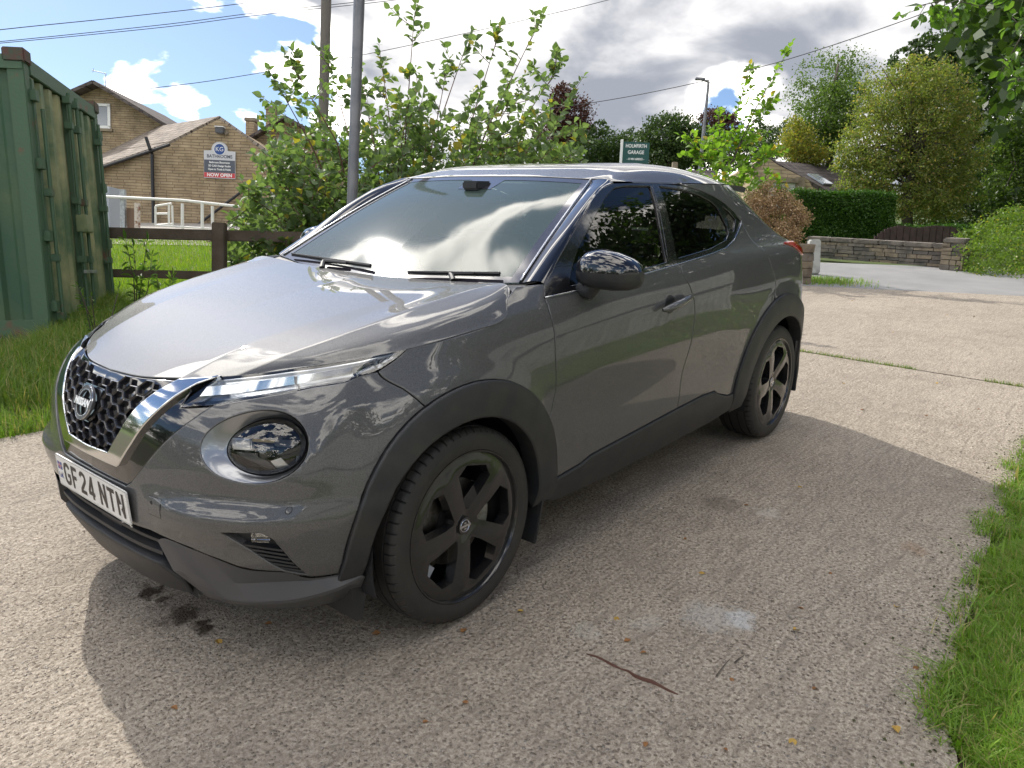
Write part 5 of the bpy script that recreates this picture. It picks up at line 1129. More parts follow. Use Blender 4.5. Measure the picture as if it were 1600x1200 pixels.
# wing
wing=on_arch(AF,66,146,18)+[(-.427,.632),(-.448,.723),(-.438,.859),(-.442,.942),(-.439,1.004),(-.441,1.052),(-.46,1.075),(-.470,1.098),(-.33,1.100),(-.300,1.085),(-.262,1.067),(-.235,1.035),(-.215,1.012),(-.150,.996),(-.041,.984),(.07,.970),tip]+seam
panel('front_wing',wing,PAINT,sp=.03)
df=[(-.441,1.052),(-.439,1.004),(-.442,.942),(-.438,.859),(-.448,.723),(-.427,.632)]
dr=[(-1.416,1.107),(-1.412,1.06),(-1.452,1.008),(-1.487,.94),(-1.498,.88),(-1.497,.80),(-1.480,.66),(-1.463,.55),(-1.458,.43)]
sill=[(-.476,.357),(-.669,.372),(-.734,.390),(-1.0,.404),(-1.25,.418),(-1.458,.43),(-1.70,.443),(-1.836,.440),(-1.89,.415),(-2.00,.385),(-2.056,.385)]
door=df+on_arch(AF,146,178,8)+sill[:6]+dr[::-1][1:]+BELT[1:4][::-1][:0]+BELT[3:0:-1]
panel('front_door',door,PAINT,sp=.03)
a1=ang(AR,-2.42,.853)
rq=[(-2.433,.88),(-2.446,.924),(-2.425,.97),(-2.388,1.025),(-2.35,1.10),(-2.33,1.14),(-2.315,1.19),(-2.29,1.262)]
rdoor=dr+sill[6:]+on_arch(AR,4,ang(AR,-2.41,.86),12)+rq+BELT[4:9][::-1]
panel('rear_door',rdoor,PAINT,sp=.03)
quarter=rq[::-1]+on_arch(AR,ang(AR,-2.43,.86),188,22)+[(-3.105,.29),('u',14.0,.36),('u',14.0,.60),('u',13.9,.90),('u',13.86,1.08),('u',14.0,1.16),('u',14.25,1.24),('u',14.3,1.34),('u',14.3,1.459),('u',12,1.459),('u',10.6,1.459),(-1.716,1.4585)]+FTOP[4::-1]
panel('rear_quarter',quarter,PAINT,sp=.032)
# rear bumper / tailgate / rear glass
panel('rear_bumper',[('u',14.0,.24),('u',17,.24),('u',17,.70),('u',14,.70)],PAINT,'pair',sp=.05,gap=.001)
panel('tailgate',[('u',14.0,.70),('u',17,.70),('u',17,1.16),('u',14.0,1.16)],PAINT,'pair',sp=.05,gap=.001)
panel('rear_screen',[('u',14.25,1.17),('u',17,1.17),('u',17,1.45),('u',14.3,1.45)],SDG,'pair',sp=.05,gap=.001,thick=.004)
# grille surround (gloss black)
gr_in=[(.806,0,.637),(.803,.144,.640),(.785,.205,.715),(.755,.257,.793),(.70,.30,.835),(.650,.331,.868),(.70,.18,.862),(.712,0,.858)]
surround=[(.808,0,.553),(.80,.222,.553)]+blk_edge[::-1][1:]+[drl_lo[4],(.640,.398,.872),(.650,.345,.874),(.70,.18,.866),(.715,0,.862)]
o=panel('grille_surround',surround,GLOSS,'join',off=-.006,sp=.03,gap=.0005,holes=[[(.806,0,.634)]+gr_in[1:6]+[(.70,.18,.860),(.715,0,.856)]] if 0 else (),thick=.01)
# chrome blade
ch_out=[(.808,0,.604),(.801,.186,.604),(.798,.199,.611),(.775,.262,.690),(.757,.305,.748),(.728,.345,.796),(.69,.375,.832),(.645,.408,.864),(.592,.455,.887)]
ch_in=[(.650,.338,.872),(.70,.297,.838),(.755,.252,.790),(.785,.198,.712),(.803,.140,.640),(.806,0,.634)]
panel('chrome_blade',ch_out+ch_in,CHROME,'join',off=.010,sp=.02,gap=0,edge=.004,thick=.03)
# honeycomb grille
def honeycomb():
    reg=np.array([P2(q) for q in [(.806,0,.628),(.803,.148,.630),(.757,.262,.785),(.672,.325,.856),(.70,.18,.848),(.715,0,.844)]])
    V=[];F=[]; R=.0265; 
    dx=R*1.5*1.25; dz=R*math.sqrt(3)*.86
    for i in range(-1,14):
        for j in range(-1,14):
            cx=i*dx; cz=.628+j*dz+(dz/2 if i%2 else 0)
            if not inpoly(np.array([[cx,cz]]),reg)[0] : continue
            for sgn in ((1,-1) if i>0 else (1,)):
                b=len(V)
                for sc,of in ((1.0,-.006),(.86,-.003),(.80,-.007),(.62,-.034)):
                    for k in range(6):
                        a=math.pi/3*k; x=cx+R*1.25*sc*math.cos(a); z=cz+R*.86*sc*math.sin(a)
                        sz=np.array([[abs(x),z]]); p=BV(sz)[0]; n=BN(sz)[0]; p=p+n*of
                        if x<0: p=p*[1,-1,1]
                        if sgn<0: p=p*[1,-1,1]
                        V.append(p)
                for r in range(3):
                    for k in range(6):
                        q=(b+r*6+k,b+r*6+(k+1)%6,b+(r+1)*6+(k+1)%6,b+(r+1)*6+k); F.append(q if sgn>0 else q[::-1])
                q=tuple(b+18+k for k in range(6)); F.append(q if sgn>0 else q[::-1])
    return V,F
# the surround has an opening: replace its middle by the grille, seen above it
V_,F_=honeycomb()
V_=[tuple(np.array(v)+np.array([.012,0,.002])) for v in V_]
mesh_obj('grille',V_,F_,mat('grille_black',(.018,.018,.022),.22,coat=.6),CAR)
# ---------------------------------------------------------------- bonnet
bon=[[(.715,0,.862),(.700,.18,.866),(.645,.338,.876),(.612,.40,.881),(.560,.48,.891),(.51,.535,.899),(.463,.592,.911)],
 [(.55,0,.920),(.54,.18,.923),(.502,.363,.938),(.462,.46,.941),(.425,.555,.946),(.385,.635,.942),(.328,.715,.934)],
 [(.33,0,.979),(.325,.18,.982),(.315,.415,.990),(.28,.52,.993),(.245,.625,1.000),(.215,.725,.983),(.179,.793,.957)],
 [(.12,0,1.020),(.115,.18,1.023),(.09,.45,1.030),(.06,.55,1.034),(.03,.655,1.046),(.0,.775,1.024),(-.041,.838,.985)],
 [(-.10,0,1.052),(-.105,.18,1.055),(-.13,.472,1.064),(-.15,.575,1.069),(-.17,.68,1.079),(-.19,.79,1.060),(-.208,.846,1.010)],
 [(-.33,0,1.077),(-.333,.18,1.079),(-.336,.485,1.089),(-.337,.585,1.094),(-.336,.683,1.101),(-.328,.745,1.103),(-.305,.785,1.090)]]
BON=Surf(bon,ub=(2,4))
put('bonnet',patch_data(BON,61,71,thick=.018,off=.0,edges='fbs'),PAINT,CAR,'join')
# ---------------------------------------------------------------- roof
def bx(X,z=1.4595):
    q=P2((X,z)); return tuple(BV(np.array([q]))[0])
rf=[[(-1.128,0,1.481),(-1.128,.25,1.480),(-1.127,.42,1.474),(-1.125,.54,1.470),(-1.122,.615,1.470),bx(-1.12)],
 [(-1.35,0,1.535),(-1.35,.25,1.534),(-1.35,.42,1.531),(-1.35,.53,1.523),(-1.35,.61,1.500),bx(-1.35)],
 [(-1.75,0,1.556),(-1.75,.25,1.556),(-1.75,.42,1.552),(-1.75,.53,1.538),(-1.75,.61,1.508),bx(-1.75)],
 [(-2.15,0,1.542),(-2.15,.25,1.541),(-2.15,.41,1.533),(-2.15,.51,1.515),(-2.15,.59,1.490),bx(-2.15)],
 [(-2.48,0,1.505),(-2.47,.24,1.503),(-2.46,.38,1.495),(-2.44,.47,1.480),(-2.42,.54,1.468),bx(-2.38)],
 [(-2.78,0,1.466),(-2.76,.22,1.466),(-2.70,.36,1.463),(-2.64,.43,1.461),(-2.58,.47,1.460),bx(-2.52)]]
ROOF=Surf(rf,ub=(2,))
put('roof',patch_data(ROOF,41,61,thick=.02,edges='fb'),PAINT,CAR,'join')
sp=MB()
for s in(-1,1):
    pass
Vs=[];Fs=[]
for y in np.linspace(-.545,.545,15):
    k=abs(y)/.545; x0=-2.46+.05*k**2; x1=-2.93+.17*k**3
    Vs+=[(x0,y,1.482-.022*k),(x1+.05,y,1.472-.022*k),(x1,y,1.462-.022*k),(x1+.02,y,1.436-.022*k),(x0,y,1.44)]
for i in range(14):
    for k in range(5): Fs.append((i*5+k,i*5+(k+1)%5,(i+1)*5+(k+1)%5,(i+1)*5+k))
Fs+=[(0,1,2,3,4)[::-1],tuple(70+k for k in range(5))]
sp.add(Vs,Fs).obj('spoiler',PAINT,CAR,smooth='auto')
# ---------------------------------------------------------------- windscreen
wsn=[[(-.345,0,1.066),(-.352,.25,1.069),(-.382,.5,1.079),(-.428,.725,1.096)],
 [(-.595,0,1.222),(-.600,.25,1.222),(-.620,.46,1.224),(-.655,.668,1.226)],
 [(-.86,0,1.368),(-.862,.24,1.366),(-.872,.43,1.361),(-.890,.610,1.351)],
 [(-1.118,0,1.474),(-1.118,.23,1.473),(-1.117,.40,1.468),(-1.115,.550,1.461)]]
WS=Surf(wsn)
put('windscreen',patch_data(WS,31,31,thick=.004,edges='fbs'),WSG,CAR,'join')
FRIT=mat('frit_black',(.03,.028,.036),.08,coat=1)
def sub(S,u0,u1,v0,v1,nu=6,nv=24,off=-.005):
    U,V=np.meshgrid(np.linspace(u0,u1,nu),np.linspace(v0,v1,nv)); P=S.val(U.ravel(),V.ravel())+S.nrm(U.ravel(),V.ravel())*off
    return P.tolist(),[(j*nu+i,j*nu+i+1,(j+1)*nu+i+1,(j+1)*nu+i) for j in range(nv-1) for i in range(nu-1)]
fb=MB()
for sg in(1,-1):
    for a in ((2.82,3,.0,3),(0,2.82,2.86,3),(0,2.82,0,.14),(0,.42,2.45,2.86)):
        v,f=sub(WS,*a,nu=16,off=.0016); fb.add([(p[0],p[1]*sg,p[2]) for p in v],[q if sg>0 else q[::-1] for q in f])
fb.obj('windscreen_border',FRIT,CAR,smooth=True)
# cowl under the wipers
cw=MB(); 
for sg in(1,-1):
    V=[];k=14
    for i in range(k):
        y=.76*i/(k-1)*sg; t=abs(y)/.76; V+=[(-.325,y,1.045+.028*t),(-.36-.07*t**2,y,1.066+.026*t**2),(-.47-.06*t,y,1.10)]
    cw.add(V,[(i*3+j,i*3+j+1,i*3+j+4,i*3+j+3) for i in range(k-1) for j in range(2)])
cw.obj('cowl',CLAD,CAR)
# wipers
DARKP=mat('wiper_black',(.010,.010,.011),.55)
def wiper(name,p0,p1,p2,piv):
    m=MB(); m.tube([p0,p1],[.007,.005],6); m.tube([np.array(p0)+[0,0,-.008],np.array(p1)+[0,0,-.008]],.0035,6)
    m.tube([piv,(np.array(piv)+np.array(p2))/2+[0,0,.004],p2],[.013,.011,.008],8); m.tube([np.array(p2)*.5+np.array(p0)*.5,p2],[.006,.010],6)
    return m.obj(name,DARKP,CAR,smooth='auto')
def wsp(u,v,off=.012): return (WS.val(u,v)+WS.nrm(u,v)*off)[0]*1
def wm(p,s): return tuple(np.array(p)*[1,s,1])
wiper('wiper',wsp(2.62,.12,.02),wsp(.85,.10,.02),wsp(1.7,.10,.022),wm(WS.val(1.9,0.0)[0]+[.03,0,.01],1))
wiper('wiper',wm(wsp(.10,.16,.02),-1),wm(wsp(2.6,.07,.02),-1),wm(wsp(1.35,.10,.022),-1),wm(WS.val(1.15,0)[0]+[.03,0,.01],-1))
# ---------------------------------------------------------------- pillars
for sg in(1,-1):
    wl=[WS.val(3,v)[0] for v in (0,.7,1.3,1.9,2.45,3)]
    fr=[BV(np.array([P2(q)]))[0] for q in ((-.470,1.098),(-.62,1.197),(-.745,1.285),(-.909,1.383),(-1.016,1.431),(-1.118,1.4555))]
    G=[]
    for a,b in zip(wl,fr):
        a=np.array(a)+[0,.008,.0]; n=np.array([.3,.75,.6]); n/=np.linalg.norm(n)
        G.append([a,a*.66+b*.34+n*.014,a*.3+b*.7+n*.014,b])
    S=Surf(G); d=patch_data(S,10,30,thick=.02,edges='s')
    if sg<0: d=mirror(*d)
    mesh_obj('pillar',d[0],d[1],GLOSS,CAR,normals=d[2])
    m=MB(); pts=[(np.array(WS.val(3,v)[0])+[0,.006,.006])*[1,sg,1] for v in np.linspace(.02,3,20)]
    m.tube(pts,.0042,6); m.obj('windscreen_trim',TRIMM,CAR,smooth=True)
    # bright strip added along the belt for the panel edge's reflection
    m=MB(); bl=np.array([P2(q) for q in BELT+[(-2.25,1.30)][:0]]); bl=dens(bl,.06)[:-1]; bl=bl[:int(len(bl))]
    pts=[]
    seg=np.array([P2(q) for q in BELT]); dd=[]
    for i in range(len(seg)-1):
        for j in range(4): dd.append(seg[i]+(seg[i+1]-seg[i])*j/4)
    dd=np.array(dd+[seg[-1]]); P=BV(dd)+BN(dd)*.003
    m.tube([p*[1,sg,1] for p in P],.0028,5); m.obj('belt_glint',TRIMM,CAR,smooth=True)
# ---------------------------------------------------------------- side windows
g1=[(-.600,1.082),(-.735,1.213),(-.90,1.325),(-1.02,1.395),(-1.11,1.430),(-1.20,1.440),(-1.408,1.441),(-1.345,1.25),(-1.315,1.124),(-1.10,1.108),(-.85,1.092)]
g2=[(-1.491,1.441),(-1.679,1.430),(-1.85,1.403),(-1.96,1.372),(-2.005,1.345),(-2.06,1.245),(-2.055,1.215),(-1.99,1.187),(-1.775,1.158),(-1.418,1.133)]
g3=[(-2.085,1.347),(-2.15,1.318),(-2.205,1.280),(-2.13,1.222),(-2.098,1.232)]
FRM=mat('window_surround_black',(.010,.010,.012),.16,coat=.7)
panel('window_surround',BELT+FTOP+[(-.470,1.098)],FRM,off=-.001,gap=.001,edge=.003,sp=.03,holes=[g1,g2,g3],thick=.012,hthick=.012)
for g in (g1,g2,g3): panel('quarter_window' if g is g3 else 'door_window',g,SDG,off=-.009,gap=-.003,edge=.001,sp=.05,thick=.004)
# door-glass divider and weather strips
panel('window_strip',[(-1.418,1.4405),(-1.436,1.4405),(-1.352,1.128),(-1.330,1.126)],FRM,off=.0015,gap=0,edge=.004,sp=.05,thick=.006)
# ---------------------------------------------------------------- claddings
fa=arc(AF[0],AF[1],AF[2],-8,188,30); fi=arc(.022,.335,.388,187,-7,30)
panel('arch_trim',fa+fi,CLAD,off=.016,gap=0,edge=.008,sp=.03,thick=.075)
ra=arc(AR[0],AR[1],AR[2],-9,190,30); ri=arc(-2.60,.335,.405,189,-7,30)
panel('arch_trim',ra+ri,CLAD,off=.014,gap=0,edge=.008,sp=.03,thick=.075)
sk=[(-.478,.27),(-.47,.358)]+sill+[(-2.085,.29),(-1.9,.262),(-1.4,.24),(-.9,.232),(-.55,.245)]
panel('side_skirt',sk,CLAD,off=.012,gap=0,edge=.01,sp=.03,thick=.05)
# ---------------------------------------------------------------- lower front
LTa=P2((.75,.45,.33))[0]; LTb=P2((.66,.62,.33))[0]; LT0=P2((.53,.765,.33))[0]; LT1=P2((.45,.82,.33))[0]
LT=[((.785,.362,.413,.002),(.750,.400,.33,.012),(.681,.442,.240,.022),(.695,.435,.212,.012)),
((.777,.400,.429,.001),(.722,.470,.335,.012),(.660,.495,.245,.034),(.667,.47,.206,.016)),
((.752,.487,.417,.001),(.700,.525,.312,.010),(.635,.550,.252,.044),(.64,.52,.205,.022)),
((.716,.572,.396,.001),(.660,.600,.314,.006),(.605,.615,.262,.050),(.60,.58,.206,.026)),
((.684,.619,.376,.001),(.630,.648,.320,.004),(.570,.665,.270,.050),(.57,.63,.208,.028)),
((.657,.656,.368,.001),(.600,.692,.325,.003),(.535,.708,.277,.048),(.54,.68,.210,.028)),
((.602,.729,.364,.001),(.570,.732,.329,.003),(.500,.738,.285,.042),(.50,.72,.214,.026)),
((.543,.762,.337,.002),(.530,.765,.330,.004),(.455,.778,.293,.032),(.46,.765,.222,.022)),
((.464,.813,.337,.002),(.462,.813,.332,.004),(.395,.818,.303,.020),(.40,.81,.250,.014))]
def lt_pt(q):
    sz=np.array([P2(q[:3])]); return (BV(sz)+BN(sz)*q[3])[0]
LT=[[q if j!=2 or i==0 else (q[0]+.008,q[1]-.006,q[2]+.024,q[3]) for j,q in enumerate(c)] for i,c in enumerate(LT)]
LTG=np.array([[lt_pt(q) for q in c] for c in LT])            # col,row,3
LTG=np.stack([catmull(LTG[:,r],False,5) for r in range(4)],1)
for sg in(1,-1):
    k=len(LTG); V=[];
    for i in range(k):
        T_,M_,E_,B_=LTG[i]; V+=[T_,M_,M_*.08+E_*.92+np.array([0,0,.001]),E_*.93+B_*.07+(E_-M_)*.02,B_,B_-np.array([.10,0,0])]
    n=6; F=[(i*n+j,i*n+j+1,(i+1)*n+j+1,(i+1)*n+j) for i in range(k-1) for j in range(n-1)]
    V=[v*[1,sg,1] for v in V]; F=[f[::-1] if sg<0 else f for f in F]
    F.append(tuple(range(n)) if sg<0 else tuple(range(n))[::-1])
    o=MB().add(V,F).obj('lower_trim',GREYP,CAR,smooth=True); o.data.set_sharp_from_angle(angle=rad(24))
for sg in(1,-1):
    # air deflector before the wheel
    MB().prism([(.36,.30),(.44,.30),(.415,.15),(.395,.15)],(0,sg*.80,0),(1,0,0),(0,0,1),(0,-sg,0),.18).obj('air_deflector',CLAD,CAR)
# central lip and intake
lipo=[(.80,0,.338),(.797,.181,.340),(.777,.343,.333),(.735,.391,.278),(.700,.37,.206),(.727,.218,.2),(.735,0,.2)]
panel('front_lip',lipo,CLAD,'join',off=.008,gap=0,edge=.008,sp=.03,thick=.05)
mesh_obj('intake_back',[(.70,-.40,.20),(.70,.40,.20),(.70,.40,.46),(.70,-.40,.46)],[(0,1,2,3)],DARK,CAR)
def bar_on(name,z,y0,y1,h,off0,off1,m):
    ys=np.linspace(y0,y1,14); V=[]
    for y in ys:
        q=np.array([P2((.79,abs(y)+1e-5,z))]); q=np.array([[np.interp(abs(y),[0,.15,.3,.45,.6],[0,.15,.3,.452,.61]),z]]); p=BV(q)[0]; n=BN(q)[0]; s=1 if y>=0 else -1; p=p*[1,s,1]; n=n*[1,s,1]; p[1]=y
        V+=[p+n*off1+[0,0,h],p+n*off1-[0,0,h],p+n*off0-[0,0,h],p+n*off0+[0,0,h]]
    F=[(i*4+j,i*4+(j+1)%4,i*4+4+(j+1)%4,i*4+4+j) for i in range(13) for j in range(4)]
    return MB().add(V,F).obj(name,m,CAR,smooth='auto')
bar_on('intake_slat',.365,-.36,.36,.006,-.06,-.008,CLAD)
bar_on('intake_slat',.398,-.36,.36,.005,-.06,-.018,CLAD)
MB().box((.755,.03,.39),(.022,.075,.035)).obj('radar_cover',mat('radar_plastic',(.05,.043,.036),.35),CAR,bevel=.004)
MB().box((.735,.27,.375),(.02,.05,.016)).obj('radar_cover',MATS['radar_plastic'],CAR,bevel=.003)
# fog vents
fg=panel('fog_vent',fog,CLAD,off=-.024,gap=-.006,edge=.001,sp=.03,thick=.004)
for sg in(1,-1):
    m=MB()
    for t in np.linspace(.30,.9,6):
        a=np.array(P2(fog[0]))*(1-t)+np.array(P2(fog[4]))*t; b=np.array(P2(fog[2]))*(1-t)+np.array(P2(fog[3]))*t
        A=np.array([a,b]); p=BV(A); n=BN(A)
        V=[p[0]-n[0]*.006,p[1]-n[1]*.006,p[1]-n[1]*.025+[0,0,-.004],p[0]-n[0]*.025+[0,0,-.004],p[0]-n[0]*.006+[0,0,-.006],p[1]-n[1]*.006+[0,0,-.006]]
        m.add([tuple(v*[1,sg,1]) for v in V],[(0,1,2,3),(0,4,5,1),(4,3,2,5)])
    m.obj('vent_fins',CLAD,CAR)
    q=np.array([P2((.655,.70,.481))]); p=BV(q)[0]-BN(q)[0]*.012; n=BN(q)[0]; e=np.array([-n[1],n[0],0]); e/=np.linalg.norm(e)
    lm=MB(); lm.box((0,0,0),(.0,.0,.0)) if 0 else None
    lm.box(p*[1,sg,1],(.026,.010,.013),ax=(e*[1,sg,1],n*[1,sg,1],(0,0,1))); lm.obj('fog_lamp',LENS,CAR,bevel=.003)
    lm=MB().box((p-n*.012)*[1,sg,1],(.02,.002,.009),ax=(e*[1,sg,1],n*[1,sg,1],(0,0,1))); lm.obj('fog_lamp_reflector',CHROME,CAR)
# sensors, tow cover
for sg in(1,-1):
    for c in [(.599,.758,.562)]:
        q=P2(c); d=panel_data(ell(q,.0085,.0085,16),off=.0006,gap=0,edge=.0015,sp=.02,thick=.003)
        d=d if sg>0 else mirror(*d); mesh_obj('parking_sensor',d[0],d[1],PAINT,CAR,normals=d[2])
        d=panel_data(ell(q,.0105,.0105,16),off=.0002,gap=0,edge=.0015,sp=.02,thick=.003); d=d if sg>0 else mirror(*d); mesh_obj('sensor_ring',d[0],d[1],DARK,CAR,normals=d[2])
tc_=[(.787,.345,.552),(.779,.405,.552),(.779,.405,.497),(.787,.345,.497)]
panel('tow_cover_gap',[np.array(P2(q)) and P2(q) for q in []] or tc_,DARK,'one',off=.0003,gap=-.0015,edge=.001,sp=.03,thick=.002)
panel('tow_cover',tc_,PAINT,'one',off=.0010,gap=0,edge=.002,sp=.02,thick=.002)
# ---------------------------------------------------------------- headlamps
def ringloft(name,loops,m,parent,cap=False,smooth=True,sg=1):
    V=[];k=len(loops[0][0])
    for (sz,off) in loops:
        V+=list(BV(sz)+BN(np.repeat(HLc[None],len(sz),0))*off)
    F=[(r*k+i,(r+1)*k+i,(r+1)*k+(i+1)%k,r*k+(i+1)%k) for r in range(len(loops)-1) for i in range(k)]
    if cap: F.append(tuple((len(loops)-1)*k+i for i in range(k))[::-1])
    V=np.array(V)
    if sg<0: V=V*[1,-1,1]; F=[f[::-1] for f in F]
    o=MB().add(V,F).obj(name,m,parent,smooth=True)
    return o
BEZEL=mat('bezel_paint',(.30,.31,.33),.30,.85,coat=1)
CLEAR=mat('clear_module',(.70,.72,.74),.12,.6)
AMB=mat('amber_module',(.52,.40,.20),.3,.5)
for sg in(1,-1):
    hp=None
    r0=ell(RINGc,.1595,.0935,48); r1=ell(RINGc+[.012,.003],.146,.086,48); r2=ell(HLc+[-.004,-.002],.128,.0805,48); r3=ell(HLc,.122,.076,48); r4=ell(HLc,.117,.072,48)
    HL=ringloft('headlamp',[(r0,-.0005),(r1,-.008),(r2,-.026),(r3,-.030)],BEZEL,CAR,sg=sg)
    ringloft('lamp_gasket',[(r3,-.030),(r3,-.036),(r4,-.036),(ell(HLc,.114,.070,48),-.024)],DARK,HL,sg=sg)
    # bowl
    ringloft('lamp_bowl',[(r4,-.026),(ell(HLc,.105,.064,48),-.05),(ell(HLc,.085,.05,48),-.072)],GLOSS,HL,cap=True,sg=sg)
    # lens dome
    ringloft('lamp_lens',[(ell(HLc,.1165,.0715,48),-.026),(ell(HLc,.107,.0655,48),-.016),(ell(HLc,.088,.054,48),-.007),(ell(HLc,.060,.037,48),-.001),(ell(HLc,.03,.018,48),.002),(ell(HLc,.006,.004,48),.003)],LENS,HL,cap=True,sg=sg)
    nH=BN(HLc[None])[0]; pH=BV(HLc[None])[0]; eH=np.array([-nH[1],nH[0],0]); eH/=np.linalg.norm(eH); uH=np.array([0,0,1.])
    def hb(c,d,o): return (pH+eH*c[0]+uH*c[1]-nH*c[2])*[1,sg,1]
    ax=(eH*[1,sg,1],nH*[1,sg,1],uH)
    MB().box(hb((-.076,.006,.043),0,0),(.030,.012,.017),ax=ax).obj('lamp_module',CLEAR,HL,bevel=.004)
    MB().box(hb((-.010,.019,.043),0,0),(.032,.012,.004),ax=ax).obj('lamp_module',AMB,HL,bevel=.001)
    MB().box(hb((.05,.016,.046),0,0),(.030,.010,.010),ax=ax).obj('lamp_shelf',GREYP,HL,bevel=.002)
    m=MB(); c0=hb((-.012,-.004,.066),0,0); c1=hb((-.012,-.004,.040),0,0); c2=hb((-.012,-.004,.030),0,0); m.tube([c0,c1,c2],[.028,.028,.014],20); m.obj('projector',GLOSS,HL,smooth='auto')
    m=MB().prism([(-.095,-.018),(-.04,-.020),(.0,-.042),(.03,-.066),(.012,-.068),(-.03,-.052),(-.08,-.030)],hb((0,0,.045),0,0),ax[0],uH,ax[1],.012); m.obj('lamp_vane',GREYP,HL)
    m=MB().prism([(.008,-.040),(.038,-.028),(.062,-.052),(.030,-.066)],hb((0,0,.036),0,0),ax[0],uH,ax[1],.006); m.obj('lamp_vane',CLEAR,HL)
    m=MB().prism([(.085,-.02),(.092,-.02),(.088,-.045),(.081,-.045)],hb((0,0,.036),0,0),ax[0],uH,ax[1],.006); m.obj('lamp_vane',CLEAR,HL)
# daytime running light blade
DRC=mat('lamp_dark_chrome',(.30,.31,.33),.18,1.0)
drl=drl_up+drl_lo
U=np.array([P2(q) for q in drl_up[1:]]); Lw=np.array([P2(q) for q in drl_lo])[::-1]
def rs(A,n):
    d=np.r_[0,np.cumsum(np.linalg.norm(np.diff(A,axis=0),axis=1))]; t=np.linspace(0,d[-1],n); return np.c_[np.interp(t,d,A[:,0]),np.interp(t,d,A[:,1])]
UU=rs(U,30); LL=rs(np.array([P2(q) for q in ((.700,.399,.810),(.653,.491,.824),(.573,.593,.849),(.445,.702,.877),(.292,.777,.903),tip)]),30)
def loftstrip(A,B,oa,ob,n=9,sg=1):
    V=[];k=len(A)
    for i in range(k):
        for f in np.linspace(0,1,n):
            q=np.array([A[i]*(1-f)+B[i]*f]); o_=(oa*(1-f)+ob*f); V.append((BV(q)+BN(q)*o_)[0]*[1,sg,1])
    F=[(i*n+j,i*n+j+1,(i+1)*n+j+1,(i+1)*n+j) for i in range(k-1) for j in range(n-1)]
    return V,([f[::-1] for f in F] if sg<0 else F)
for k_,sg in enumerate((1,-1)):
    hp=MB().add(*loftstrip(UU,LL,-.030,-.026,9,sg)).obj('daytime_lamp',DARK,CAR,smooth=True)
    for nm,f0,f1,o0,o1,m in (('light_guide',.05,.27,-.008,-.006,CLEAR),('light_guide_step',.27,.50,-.006,-.020,CHROME),('lamp_reflector',.50,.80,-.020,-.014,DRC),('lamp_lower',.80,.98,-.012,-.008,GLOSS)):
        A=UU*(1-f0)+LL*f0; B=UU*(1-f1)+LL*f1; P=BV(A)+BN(A)*o0; Q=BV(B)+BN(B)*o1
        V=np.empty((60,3)); V[0::2]=P; V[1::2]=Q; F=[(2*i,2*i+1,2*i+3,2*i+2) for i in range(29)]
        V=V*[1,sg,1]; MB().add(V,[f[::-1] if sg<0 else f for f in F]).obj(nm,m,hp,smooth=True)
    for t in (9,17,24):
        A=UU[t:t+1]*.6+LL[t:t+1]*.4; p=(BV(A)+BN(A)*-.012)[0]; MB().box(p*[1,sg,1],(.003,.003,.012)).obj('lamp_rib',CLEAR,hp)
    MB().add(*loftstrip(UU,LL,-.0015,-.0015,9,sg)).obj('lamp_cover',LENS,hp,smooth=True)
# ---------------------------------------------------------------- badge and plates
def text_mesh(txt,size,m,name,parent,M,ext=.001,sx=1.0,bold=0,align='CENTER'):
    cu=bpy.data.curves.new(name,'FONT'); cu.body=txt; cu.size=size; cu.extrude=ext; cu.offset=bold; cu.align_x=align; cu.align_y='CENTER'; cu.resolution_u=3
    o=bpy.data.objects.new(name,cu); COL.objects.link(o); me=bpy.data.meshes.new_from_object(o.evaluated_get(bpy.context.evaluated_depsgraph_get())); bpy.data.objects.remove(o)
    me.materials.clear(); me.materials.append(m); me.transform(Matrix.Diagonal((sx,1,1,1)));
    ob=link(bpy.data.objects.new(name,me),parent); ob.matrix_basis=M; return ob
def frame_M(o,ex,ey,ez): return Matrix([[ex[i],ey[i],ez[i],o[i]] for i in range(3)]+[[0,0,0,1]])
bc=np.array([.800,0,.768]); bz=np.array([.92,0,.39]); bz/=np.linalg.norm(bz); bxx=np.array([0,1.,0]); by=np.cross(bz,bxx)
def disc(m,c,e1,e2,n3,r,h,k=40,ry=None):
    ry=ry or r; return m.prism([(r*math.cos(2*math.pi*i/k),ry*math.sin(2*math.pi*i/k)) for i in range(k)],c,e1,e2,n3,h)
def ringm(m,c,e1,e2,n3,r0,r1,h,k=48):
    V=[]
    for i in range(k):
        a=2*math.pi*i/k; d=e1*math.cos(a)+e2*math.sin(a)
        V+=[c+d*r0,c+d*r1,c+d*(r1-.001)+n3*h,c+d*(r0+.001)+n3*h]
    return m.add(V,[(i*4+j,i*4+(j+1)%4,((i+1)%k)*4+(j+1)%4,((i+1)%k)*4+j) for i in range(k) for j in range(4)])
m=MB(); m.prism([(-.072,.058),(.072,.058),(.062,-.030),(.03,-.055),(-.03,-.055),(-.062,-.030)],bc-bz*.022,bxx,by,bz,.012); BG=m.obj('badge',GLOSS,CAR,bevel=.005)
ringm(MB(),bc-bz*.004,bxx,by,bz,.0395,.0555,.007).obj('badge_ring',GREYP,BG)
ringm(MB(),bc+bz*.002,bxx,by,bz,.0405,.0435,.003).obj('badge_line',TRIMM,BG)
ringm(MB(),bc+bz*.002,bxx,by,bz,.0525,.0545,.003).obj('badge_line',TRIMM,BG)
MB().box(bc+bz*.003,(.066,.0125,.005),ax=(bxx,by,bz)).obj('badge_bar',GREYP,BG,bevel=.0015)
text_mesh('NISSAN',.030,mat('badge_letters',(.85,.85,.86),.25,.3),'badge_lettering',BG,frame_M(bc+bz*.0087,bxx,by,bz),.0008,.98,.0012)
